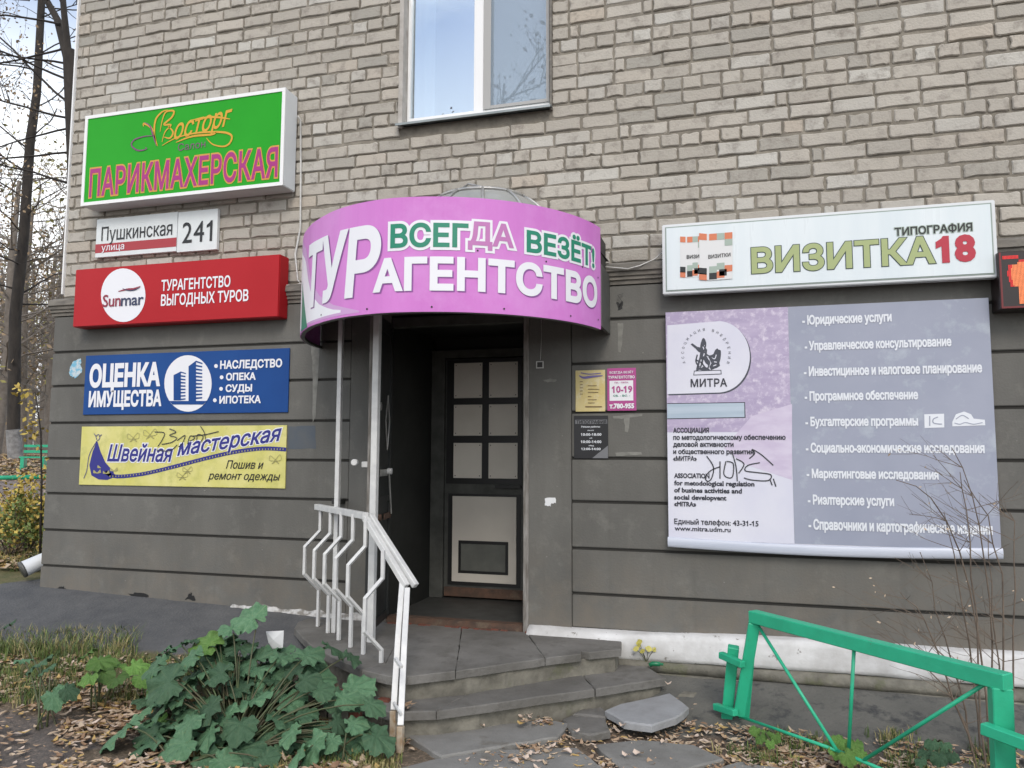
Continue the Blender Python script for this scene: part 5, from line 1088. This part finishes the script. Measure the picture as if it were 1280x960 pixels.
plant('burdock_plant', 'flat burdock seedling with bluish leaves among the litter near the left edge', base, [(49, 830, 40, 4.35), (30, 826, 28, 4.4), (67, 868, 38, 4.1), (84, 862, 28, 4.1), (60, 836, 30, 4.3), (12, 780, 20, 5.0)])
# weed in front of the fence and dark weeds at the bottom right
base = G((1062, 945), -.56)
plant('weed', 'blurred green weed at the bottom centre of the green fence', base, [(1052, 925, 26, 3.75), (1068, 930, 28, 3.7), (1045, 938, 22, 3.7), (1075, 942, 24, 3.65), (1058, 944, 26, 3.6), (1035, 930, 16, 3.8)], young=True)
base = G((1170, 950), -.56)
plant('weed', 'dark green weed between fence rods at the lower right', base, [(1165, 928, 20, 3.5), (1180, 932, 22, 3.5), (1158, 940, 22, 3.45), (1174, 945, 24, 3.4), (1190, 944, 18, 3.4), (1150, 950, 18, 3.4)])
base = G((955, 925), -.56)
plant('weed', 'low weed patch by the left foot of the green fence', base, [(945, 912, 18, 4.0), (958, 916, 20, 3.95), (970, 920, 16, 3.9), (950, 922, 16, 3.9), (963, 928, 14, 3.85)], young=True)
# small yellow plant on the ledge
S = thing('yellow_sprig', 'small yellow leafed sprig growing from the plinth at the end of the steps', 'plant', G((808, 826), -.37)); M['yl'] = pm('yellow_leaf', (.52, .47, .1), (.42, .38, .1), 30, .6)
rt_ = G((808, 828), -.36)
for (px, py, s_) in ((799, 803, .030), (795, 811, .024), (803, 814, .022), (811, 811, .026), (818, 812, .022), (798, 796+10, .024)):
    c = D((px, py), (rt_-CAM).dot(F0)/F0.dot(F0)-.02); mb = MB(); a = rl.uniform(0, 6); mb.add([c+Vector((math.cos(t+a)*s_*(.7+.3*math.cos(2*t)), -.006*math.sin(t), math.sin(t+a)*s_*.7)) for t in [k*.785 for k in range(8)]], [tuple(range(8))]); mb.build('leaf', 'yl', S)
    MB().tube([rt_, (rt_+c)/2+Vector((0, 0, .01)), c], .0018, 4).build('stem', 'stem', S)

# ------------------------------------------------------------------ litter, grass
def near_fall(x, y):
    return noise.noise(Vector((x*2.3, y*2.3, 7)))
def scatter_leaves(name, region, count, mats, smin, smax, seed, zf=gz, label=''):
    r = random.Random(seed); mbs = [MB() for _ in mats]
    for _ in range(count):
        for _t in range(30):
            px, py = r.uniform(*region[0]), r.uniform(*region[1])
            z = -.5; q = G((px, py), z)
            for _k in range(4): z = zf(q.x, q.y); q = G((px, py), z)
            if region[2](px, py, q) and r.random() < .5+near_fall(q.x, q.y)*1.2: break
        else: continue
        s_ = r.uniform(smin, smax)*(.7+.6*r.random()); a = r.uniform(0, 6.28); tx, ty = r.uniform(-.5, .5), r.uniform(-.5, .5); cu = r.uniform(-.5, .6)
        asp = r.uniform(.4, .8); vs = []
        for t, rad in ((0, 1), (.7, .72), (1.35, .55), (2.2, .7), (math.pi, .95), (4.1, .68), (5, .56), (5.6, .7)):
            rad *= r.uniform(.8, 1.15); lx_, ly_ = s_*rad*math.cos(t), s_*asp*rad*math.sin(t)
            vs.append((lx_*math.cos(a)-ly_*math.sin(a), lx_*math.sin(a)+ly_*math.cos(a), 0, lx_, ly_))
        zc = z+r.uniform(.004, .022)
        P = [(q.x+v[0], q.y+v[1], zc+abs(v[0]*tx)+abs(v[1]*ty)*.6+cu*(v[3]**2)/s_*.6+abs(cu)*abs(v[4])*.5) for v in vs]; P.append((q.x, q.y, zc))
        k = r.randrange(len(mats)); mbs[k].add(P, [(8, i, (i+1) % 8) for i in range(8)])
    P0 = thing(name, label, 'fallen leaves'); P0['kind'] = 'stuff'
    for mb, m_ in zip(mbs, mats):
        o = mb.build('dry_leaves', m_, P0); o['kind'] = 'stuff'
    return P0
for nm, a, b in (('dl1', (.42, .3, .2), (.3, .2, .12)), ('dl2', (.52, .42, .31), (.4, .3, .2)), ('dl3', (.3, .19, .11), (.2, .12, .07)), ('dl4', (.5, .36, .14), (.42, .28, .1)), ('dl5', (.6, .5, .42), (.45, .35, .27))): M[nm] = pm('dry_leaf_'+nm[-1], a, b, 25, .8)
DL = ['dl1', 'dl2', 'dl3', 'dl4', 'dl5', 'dl1', 'dl2']
def reg_left(px, py, q):
    if px < 140 and 886 < py: return (py < 888+px*.02) or (70 < px < 135 and py > 905) or (int(px*7+py*3) % 9 == 0)
    if py < 822: return py > 815 and px < 60 or (px > 120 and py > 818)
    return not (q.x > -2.9 and q.y > -.95)
scatter_leaves('fallen_leaves', ((-20, 520), (815, 985), reg_left), 5200, DL, .012, .04, 31, label='pale dry leaves littering the ground around the burdock plants at left')
def reg_mid(px, py, q): return (q.y < -.62 or q.x > -.3) and q.y < -.4 and not (q.x < -1.5 and q.y > -1.4)
def zmid(x, y): return gz(x, y)
scatter_leaves('fallen_leaves', ((560, 1300), (868, 985), lambda px, py, q: reg_mid(px, py, q) and ((q.x > -.8 and q.y < -.66) or (py > 918 and px < 720 and (px+py) % 7 < 2.2) or (q.x < -.6 and px > 650 and q.y < -.85))), 2600, DL, .010, .032, 32, zf=lambda x, y: gz(x, y), label='brown and pale dry leaves between the paving slabs and along the apron at right')
scatter_leaves('fallen_leaves', ((0, 1240), (735, 900), lambda px, py, q: True), 60, DL, .008, .016, 33, label='few small dry leaves scattered on the dark asphalt apron')
# leaves lying on the slabs
mbx = random.Random(8)
S = thing('fallen_leaves', 'few pale leaves lying on the grey slabs below the steps', 'fallen leaves'); S['kind'] = 'stuff'
mb = MB()
for (px, py, z) in [(708, 938, -.52), (655, 945, -.52), (720, 912, -.5), (778, 905, -.5), (660, 940, -.52), (783, 942, -.52), (642, 950, -.52), (690, 930, -.505), (835, 853, -.375), (798, 940, -.52), (830, 926, -.52), (600, 905, -.505)]:
    q = G((px, py), z+.012); a = mbx.uniform(0, 6); s_ = mbx.uniform(.018, .03); mb.add([(q.x+s_*math.cos(t+a), q.y+s_*.6*math.sin(t+a), q.z+.01*math.cos(2*t)) for t in [k*.9 for k in range(7)]]+[(q.x, q.y, q.z-.006)], [(7, i, (i+1) % 7) for i in range(7)])
o = mb.build('dry_leaves', 'dl5', S); o['kind'] = 'stuff'
def grass(name, label, pts, hmin, hmax, mats, seed, per=6):
    r = random.Random(seed); mbs = [MB() for _ in mats]
    for (x, y, z) in pts:
        mb = mbs[r.randrange(len(mats))]
        for _ in range(per):
            h = r.uniform(hmin, hmax); a = r.uniform(0, 6.28); bx, by = x+r.uniform(-.025, .025), y+r.uniform(-.025, .025); dx, dy = math.cos(a)*h*r.uniform(.15, .8), math.sin(a)*h*r.uniform(.15, .8); w_ = r.uniform(.0018, .0035); px_, py_ = -math.sin(a)*w_, math.cos(a)*w_
            mb.add([(bx-px_, by-py_, z-.01), (bx+px_, by+py_, z-.01), (bx+dx*.4+px_*.8, by+dy*.4+py_*.8, z+h*.6), (bx+dx*.4-px_*.8, by+dy*.4-py_*.8, z+h*.6), (bx+dx, by+dy, z+h*.85)], [(0, 1, 2, 3), (3, 2, 4)])
    S = thing(name, label, 'grass'); S['kind'] = 'stuff'
    for mb, m_ in zip(mbs, mats): o = mb.build('blades', m_, S); o['kind'] = 'stuff'
M['g1'] = pm('grass_green', (.1, .16, .035), (.15, .19, .05), 20, .7); M['g2'] = pm('grass_straw', (.24, .22, .09), (.3, .26, .12), 20, .8); M['g3'] = pm('grass_dark', (.05, .09, .025), (.08, .12, .035), 20, .7)
rg = random.Random(9)
def gp(n_, region):
    out = []
    while len(out) < n_:
        px, py = rg.uniform(*region[0]), rg.uniform(*region[1]); z = -.5; q = G((px, py), z)
        for _k in range(4): z = gz(q.x, q.y); q = G((px, py), z)
        if region[2] is None or region[2](px, py, q): out.append((q.x, q.y, z))
    return out
grass('grass_strip', 'thin green and straw coloured grass along the edge of the asphalt apron at left', gp(520, ((-60, 170), (798, 826), None)), .05, .15, ['g1', 'g2', 'g3'], 1)
grass('grass_patch', 'dry brownish weeds among the litter near the left edge', gp(620, ((-60, 300), (828, 884), lambda a, b, q: near_fall(q.x*1.5, q.y*1.5) > -.15)), .03, .10, ['g1', 'g3', 'g2'], 2)
grass('grass_patch', 'short grass at the foot of the railing and burdock', gp(300, ((340, 500), (915, 985), lambda a, b, q: near_fall(q.x*2, q.y*2) > -.1)), .025, .06, ['g1', 'g2', 'g2'], 3)
grass('grass_patch', 'sparse grass along the foot of the green fence', gp(190, ((880, 1290), (918, 975), lambda a, b, q: near_fall(q.x*2, q.y*2) > .05)), .03, .07, ['g1', 'g2', 'g3'], 4)
pts = []
for _ in range(2600):
    d_ = rg.uniform(.3, 3.4); s_ = rg.uniform(-2.5, 6); x = -5.6-.746*d_-.665*s_*.6; y = .665*d_-.746*s_*.3+.4
    if y > -.35 and x < -5.7: pts.append((x, y, gz(x, y)))
grass('grass_verge', 'green grass verge beyond the left building corner', pts, .04, .14, ['g1', 'g3', 'g2'], 5, per=5)
# yellow leaf litter beyond the road
mb = [MB(), MB(), MB()]
for _ in range(7000):
    t = rg.uniform(7, 24); px = rg.uniform(-60, 62); d = ray((px, 600)); x, y = d.x*t, CY+d.y*t; dd = (x+5.6)*-.746+y*.665
    if 3.4 < dd < 8 and rg.random() < .8: continue
    s_ = rg.uniform(.02, .05); a = rg.uniform(0, 6); z = gz(x, y)+.015
    mb[rg.randrange(3)].add([(x+s_*math.cos(a+k*1.57), y+s_*math.sin(a+k*1.57), z+rg.uniform(0, .04)) for k in range(4)], [(0, 1, 2, 3)])
S = thing('fallen_leaves', 'yellowish fallen leaves on the lawn and road behind the left corner', 'fallen leaves'); S['kind'] = 'stuff'
for q_, m_ in zip(mb, ('dl2', 'dl4', 'dl1')): o = q_.build('dry_leaves', m_, S); o['kind'] = 'stuff'

# ------------------------------------------------------------------ trees and shrubs
def grow(mb, p, d, ln, r, lev, rnd, tips, gnarl=.18, droop=0., nseg=5, kids=(3, 5), rmin=.003, spread=(.5, 1.0), ratio=(.5, .75)):
    pts = [p.copy()]; dd = d.normalized()
    for k in range(nseg):
        dd = (dd+Vector((rnd.gauss(0, gnarl), rnd.gauss(0, gnarl), rnd.gauss(0, gnarl)-droop))*.6).normalized(); pts.append(pts[-1]+dd*ln/nseg)
    mb.tube(pts, r, max(3, 8-2*(5-lev) if lev > 1 else 3), max(rmin*.6, r*.55), cap=False)
    tips += [(pts[-1], dd, lev)]
    if lev <= 0: tips += [(q, dd, 0) for q in pts[2:]]; return
    for _ in range(rnd.randint(*kids)):
        t = rnd.uniform(.25, 1); i = min(nseg-1, int(t*nseg)); q = pts[i].lerp(pts[i+1], t*nseg-i)
        a = Vector((rnd.gauss(0, 1), rnd.gauss(0, 1), rnd.gauss(.2, .7))); a = (a-dd*a.dot(dd)).normalized(); s_ = rnd.uniform(*spread); nd = (dd*math.cos(s_)+a*math.sin(s_)).normalized()
        grow(mb, q, nd, ln*rnd.uniform(*ratio), max(rmin, r*.5), lev-1, rnd, tips, gnarl, droop, max(3, nseg-1), kids, rmin, spread, ratio)
def leafcloud(tips, rnd, n_, smin, smax, sp=.12):
    mb = MB()
    for _ in range(n_):
        q, d, _l = rnd.choice(tips); c = q+Vector((rnd.gauss(0, sp), rnd.gauss(0, sp), rnd.gauss(0, sp))); s_ = rnd.uniform(smin, smax); u = Vector((rnd.gauss(0, 1), rnd.gauss(0, 1), rnd.gauss(0, 1))).normalized(); v = u.orthogonal().normalized()
        mb.add([c-u*s_, c+v*s_*.55, c+u*s_, c-v*s_*.55], [(0, 1, 2, 3)])
    return mb
for nm, a, b in (('fl_brown', (.34, .25, .15), (.24, .17, .1)), ('fl_yellow', (.52, .42, .09), (.42, .3, .08)), ('fl_olive', (.2, .2, .06), (.3, .26, .08)), ('fl_rust', (.16, .05, .03), (.1, .035, .025))): M[nm] = pm('foliage_'+nm[3:], a, b, 12, .8)
def trunk_tube(S, pts, r0, r1, mat='bark', wash=None):
    P = [Vector(p) for p in pts]
    MB().tube(P, r0, 12, r1, cap=False).build('trunk', mat, S, smooth=True)
    if wash: q = P[0].lerp(P[1], 0); zt = wash; d = (P[1]-P[0]).normalized(); MB().tube([P[0]-d*.1, P[0]+d*wash], r0*1.06, 14, r0*1.03, cap=False).build('whitewash', 'white_wash', S, smooth=True)
rt = random.Random(42)
# near leaning tree with whitewashed foot
P = [D((20, 578), 16.8), D((17, 540), 16.8), D((19, 396), 16.8), D((30, 292), 16.8), D((37.5, 179), 16.8), D((46, 117), 16.8), D((52, 0), 16.8), D((56, -120), 16.8), D((60, -300), 16.8)]
P[0].z = gz(P[0].x, P[0].y)-.1
S = thing('tall_tree', 'tall thin tree with whitewashed foot leaning beside the left edge', 'tree', P[0]); trunk_tube(S, P, .14, .05, wash=.75)
tips = []; mb = MB()
for k in range(26):
    t = rt.uniform(2.1, 7.9); i = int(t); q = P[i].lerp(P[i+1], t-i); a = rt.uniform(0, 6.28); grow(mb, q, Vector((math.cos(a), math.sin(a), rt.uniform(-.1, .7))), rt.uniform(1.0, 2.1), .020, 3, rt, tips, .2, .02, 5, (2, 4), .003)
mb.build('branches', 'bark', S); leafcloud(tips, rt, 1300, .02, .045, .1).build('leaves', 'fl_brown', S, kind='stuff')
# dark tree right behind the corner, forking high up
P = [D((95, 420), 13.5), D((92, 200), 13.5), D((86, 62), 13.5)]; P.insert(0, Vector((P[0].x, P[0].y, gz(P[0].x, P[0].y)-.1)))
S = thing('forked_tree', 'dark tree forking above the building corner at the left', 'tree', P[0]); trunk_tube(S, P, .13, .10)
MB().tube([P[-1]-Vector((0, 0, .2)), D((72, 25), 13.6), D((50, -15), 13.7), D((20, -120), 13.9)], .075, 8, .04, cap=False).build('limb', 'bark', S, smooth=True); MB().tube([P[-1]-Vector((0, 0, .1)), D((80, 15), 13.4), D((74, -60), 13.3), D((80, -200), 13.2)], .06, 8, .03, cap=False).build('limb', 'bark', S, smooth=True)
tips = []; mb = MB()
for (px, py, dx, dz) in ((88, 160, -1, -.25), (88, 148, -1, .1), (86, 80, -1, .3), (86, 100, -.9, .5), (75, 30, -1, .2), (60, 0, -.8, .6), (90, 190, -1, -.1), (84, 60, -.6, -.2), (90, 230, -1, .3), (88, 130, -.8, .6), (80, 10, -.3, 1)):
    grow(mb, D((px, py), 13.5), Vector((dx*.9, dx*.3, dz)), rt.uniform(1.3, 2.3), .022, 3, rt, tips, .16, .03, 6, (2, 4), .003)
mb.build('branches', 'bark', S); leafcloud(tips, rt, 900, .02, .045, .1).build('leaves', 'fl_brown', S, kind='stuff')
# background trees
protos = []
for k in range(3):
    S = thing('background_tree', '', 'tree', (0, 0, 0)); tips = []; mb = MB(); h = rt.uniform(5.5, 8); top = Vector((rt.uniform(-.5, .5), rt.uniform(-.5, .5), h))
    P = [Vector((0, 0, -.3)), top*.35+Vector((rt.uniform(-.2, .2), 0, 0)), top*.7, top]
    MB().tube(P, .14, 8, .04, cap=False).build('trunk', 'farbark', S, smooth=True)
    for j in range(22):
        t = rt.uniform(.6, 2.95); i = int(t); q = P[i].lerp(P[i+1], t-i); a = rt.uniform(0, 6.28); grow(mb, q, Vector((math.cos(a), math.sin(a), rt.uniform(.1, .9))), rt.uniform(1.2, 2.6), .022, 2, rt, tips, .22, 0, 4, (3, 5), .005)
    mb.build('branches', 'farbark', S); leafcloud(tips, rt, 900, .04, .09, .2).build('leaves', ['fl_brown', 'fl_olive', 'fl_brown'][k], S, kind='stuff'); protos.append(S)
spots = [(-10, 19), (12, 24), (28, 22), (45, 26), (60, 21), (75, 30), (-30, 28), (5, 34), (35, 40), (55, 44), (20, 52), (-15, 48), (68, 50), (10, 64), (45, 66)]
for i, (px, t) in enumerate(spots):
    d = ray((px, 575)); x, y = d.x*t, CY+d.y*t; loc = Vector((x, y, gz(x, y)))
    S = protos[i] if i < 3 else dup(protos[i % 3]); S.location = loc; S.rotation_euler = (0, 0, rt.uniform(0, 6.28)); s_ = rt.uniform(.8, 1.25)*(1 if t < 40 else 1.3); S.scale = (s_, s_, s_)
    S['group'] = 'bare autumn trees far behind the left corner'; S['label'] = 'bare brownish autumn tree far behind the building corner'
# yellow shrub and sapling at the corner
c = D((36, 665), 7.6); c.z = gz(c.x, c.y)
S = thing('yellow_shrub', 'yellow and green leafed shrub growing by the left building corner', 'shrub', c); tips = []; mb = MB()
for k in range(12): a = rt.uniform(0, 6.28); grow(mb, c, Vector((math.cos(a)*.35, math.sin(a)*.35, 1)), rt.uniform(.35, .75), .006, 1, rt, tips, .15, 0, 4, (3, 5), .002)
mb.build('stems', 'twig', S); leafcloud(tips, rt, 1000, .015, .032, .045).build('leaves', 'fl_yellow', S, kind='stuff'); leafcloud([q for q in tips if q[0].z < c.z+.45], rt, 500, .015, .03, .05).build('leaves', 'g1', S, kind='stuff')
c = D((12, 685), 7.4); c.z = gz(c.x, c.y)
S = thing('green_shrub', 'low light green shrub at the left edge beside the yellow one', 'shrub', c); tips = []; mb = MB()
for k in range(12): a = rt.uniform(0, 6.28); grow(mb, c, Vector((math.cos(a)*.7, math.sin(a)*.7, 1)), rt.uniform(.25, .5), .005, 1, rt, tips, .15, 0, 4, (3, 5), .002)
mb.build('stems', 'twig', S); leafcloud(tips, rt, 900, .012, .028, .05).build('leaves', 'g1', S, kind='stuff'); leafcloud(tips, rt, 300, .012, .028, .05).build('leaves', 'fl_yellow', S, kind='stuff')
P = [D((50, 700), 7.3), D((52, 600), 7.3), D((51, 540), 7.3), D((44, 490), 7.35)]; P[0].z = gz(P[0].x, P[0].y)
S = thing('sapling', 'thin sapling with pale yellow leaves at the left building corner', 'tree', P[0]); MB().tube(P, .012, 6, .005).build('trunk', 'bark', S, smooth=True); tips = []; mb = MB()
for k in range(12): q = P[2].lerp(P[3], rt.uniform(-.6, 1)); a = rt.uniform(2.5, 4.3); grow(mb, q, Vector((math.cos(a), math.sin(a)*.5, .5)), rt.uniform(.08, .2), .003, 0, rt, tips, .1, 0, 3, (1, 2), .0015)
mb.build('branches', 'twig', S); leafcloud(tips, rt, 60, .02, .038, .04).build('leaves', 'fl_yellow', S, kind='stuff')
# green rail and bench beyond
a = D((-260, 603), 9.2); b = D((80, 595.5), 9.6)
S = thing('rail_fence', 'low green pipe rail running behind the left building corner', 'fence', (a+b)/2)
MB().tube([a, b], .028, 10).build('top_rail', 'green', S, smooth=True)
for t in (.05, .38, .7): q = a.lerp(b, t); MB().tube([q, Vector((q.x, q.y, gz(q.x, q.y)-.1))], .022, 8).build('post', 'green', S, smooth=True)
c = D((42, 580), 15.0); S = thing('bench', 'small green wooden bench beyond the road at the left', 'bench', c); g = gz(c.x, c.y)
rx_ = Vector((.8, .6, 0)).normalized(); ry_ = Vector((-.6, .8, 0))
def obox(p, a, b, h, z0, mat, name, par):
    mb = MB(); vs = [p+rx_*sx*a+ry_*sy*b+Vector((0, 0, z)) for z in (z0, z0+h) for sx, sy in ((-1, -1), (1, -1), (1, 1), (-1, 1))]; mb.add(vs, [(0, 3, 2, 1), (4, 5, 6, 7), (0, 1, 5, 4), (1, 2, 6, 5), (2, 3, 7, 6), (3, 0, 4, 7)]); return mb.build(name, mat, par)
c0 = Vector((c.x, c.y, g))
for k in (-1, 0, 1): obox(c0+ry_*k*.11, .22, .035, .03, .22, 'green', 'seat_slat', S)
for k in (0, 1): obox(c0+ry_*.22, .22, .015, .05, .32+k*.11, 'green', 'back_slat', S)
for sx in (-1, 1): obox(c0+rx_*sx*.17, .03, .14, .24, 0, 'green', 'leg', S)
# bare shrub behind the green fence
c = Vector((1.35, -.62, -.56)); S = thing('bare_shrub', 'leafless twiggy shrub between the green fence and the wall at right', 'shrub', c); rt2 = random.Random(6); tips = []
stems = [((1225, 930), (1205, 760), (1180, 640)), ((1232, 930), (1215, 720), (1200, 590)), ((1240, 930), (1232, 700), (1190, 560)), ((1222, 940), (1165, 800), (1125, 740)), ((1245, 930), (1250, 720), (1205, 600)), ((1215, 940), (1190, 830), (1150, 690)), ((1262, 930), (1270, 740), (1262, 640)), ((1228, 940), (1180, 860), (1130, 800)), ((1252, 930), (1245, 800), (1235, 660)), ((1236, 930), (1200, 690), (1120, 600))]
for k, (a, b, e_) in enumerate(stems):
    mb = MB(); t0 = 3.75+rt2.uniform(-.08, .22); P = [D(a, t0), D(b, t0+.03), D(e_, t0+.1)]; P[0] = Vector((P[0].x, P[0].y, gz(P[0].x, P[0].y)-.02)); q = [P[0]*(1-u)**2+(P[1]*2-P[0]*.5-P[2]*.5)*2*u*(1-u)+P[2]*u*u for u in [j/8 for j in range(9)]]
    for j in range(1, 8): q[j] += Vector((rt2.gauss(0, .006), rt2.gauss(0, .006), rt2.gauss(0, .006)))
    mb.tube(q, .0052, 6, .0018, cap=False); mb.build('stem', 'paletwig', S, smooth=True); mb = MB()
    for j in range(9):
        i = rt2.randint(2, 7); dd = (q[i+1]-q[i-1]).normalized(); sd_ = (dd*.6+Vector((rt2.choice([-1, -1, 1])*rt2.uniform(.5, 1.1), rt2.uniform(-.5, .3), rt2.uniform(-.3, .5)))).normalized(); grow(mb, q[i], sd_, rt2.uniform(.1, .32), .0022, 1, rt2, tips, .12, 0, 4, (1, 3), .0011)
    mb.build('twigs', 'paletwig', S, kind='stuff')
leafcloud(tips, rt2, 50, .006, .012, .01).build('buds', 'dl2', S, kind='stuff')
# tree across the street, seen in the window glass
c = Vector((-8.6, -20, -.5)); S = thing('street_tree', 'bare tree with rusty leaves across the street, seen only in the window reflection', 'tree', c); tips = []; mb = MB()
P = [c, c+Vector((.2, 0, 4)), c+Vector((.6, .3, 9)), c+Vector((1.0, .2, 14.5))]; MB().tube(P, .22, 8, .04, cap=False).build('trunk', 'bark', S, smooth=True)
for k in range(26): t = rt.uniform(1.0, 2.95); i = int(t); q = P[i].lerp(P[i+1], t-i); a = rt.uniform(0, 6.28); grow(mb, q, Vector((math.cos(a), math.sin(a), rt.uniform(.4, 1.2))), rt.uniform(1.2, 2.6), .05, 2, rt, tips, .15, 0, 4, (3, 4), .01)
mb.build('branches', 'bark', S); leafcloud(tips, rt, 1300, .06, .13, .2).build('leaves', 'fl_rust', S, kind='stuff')
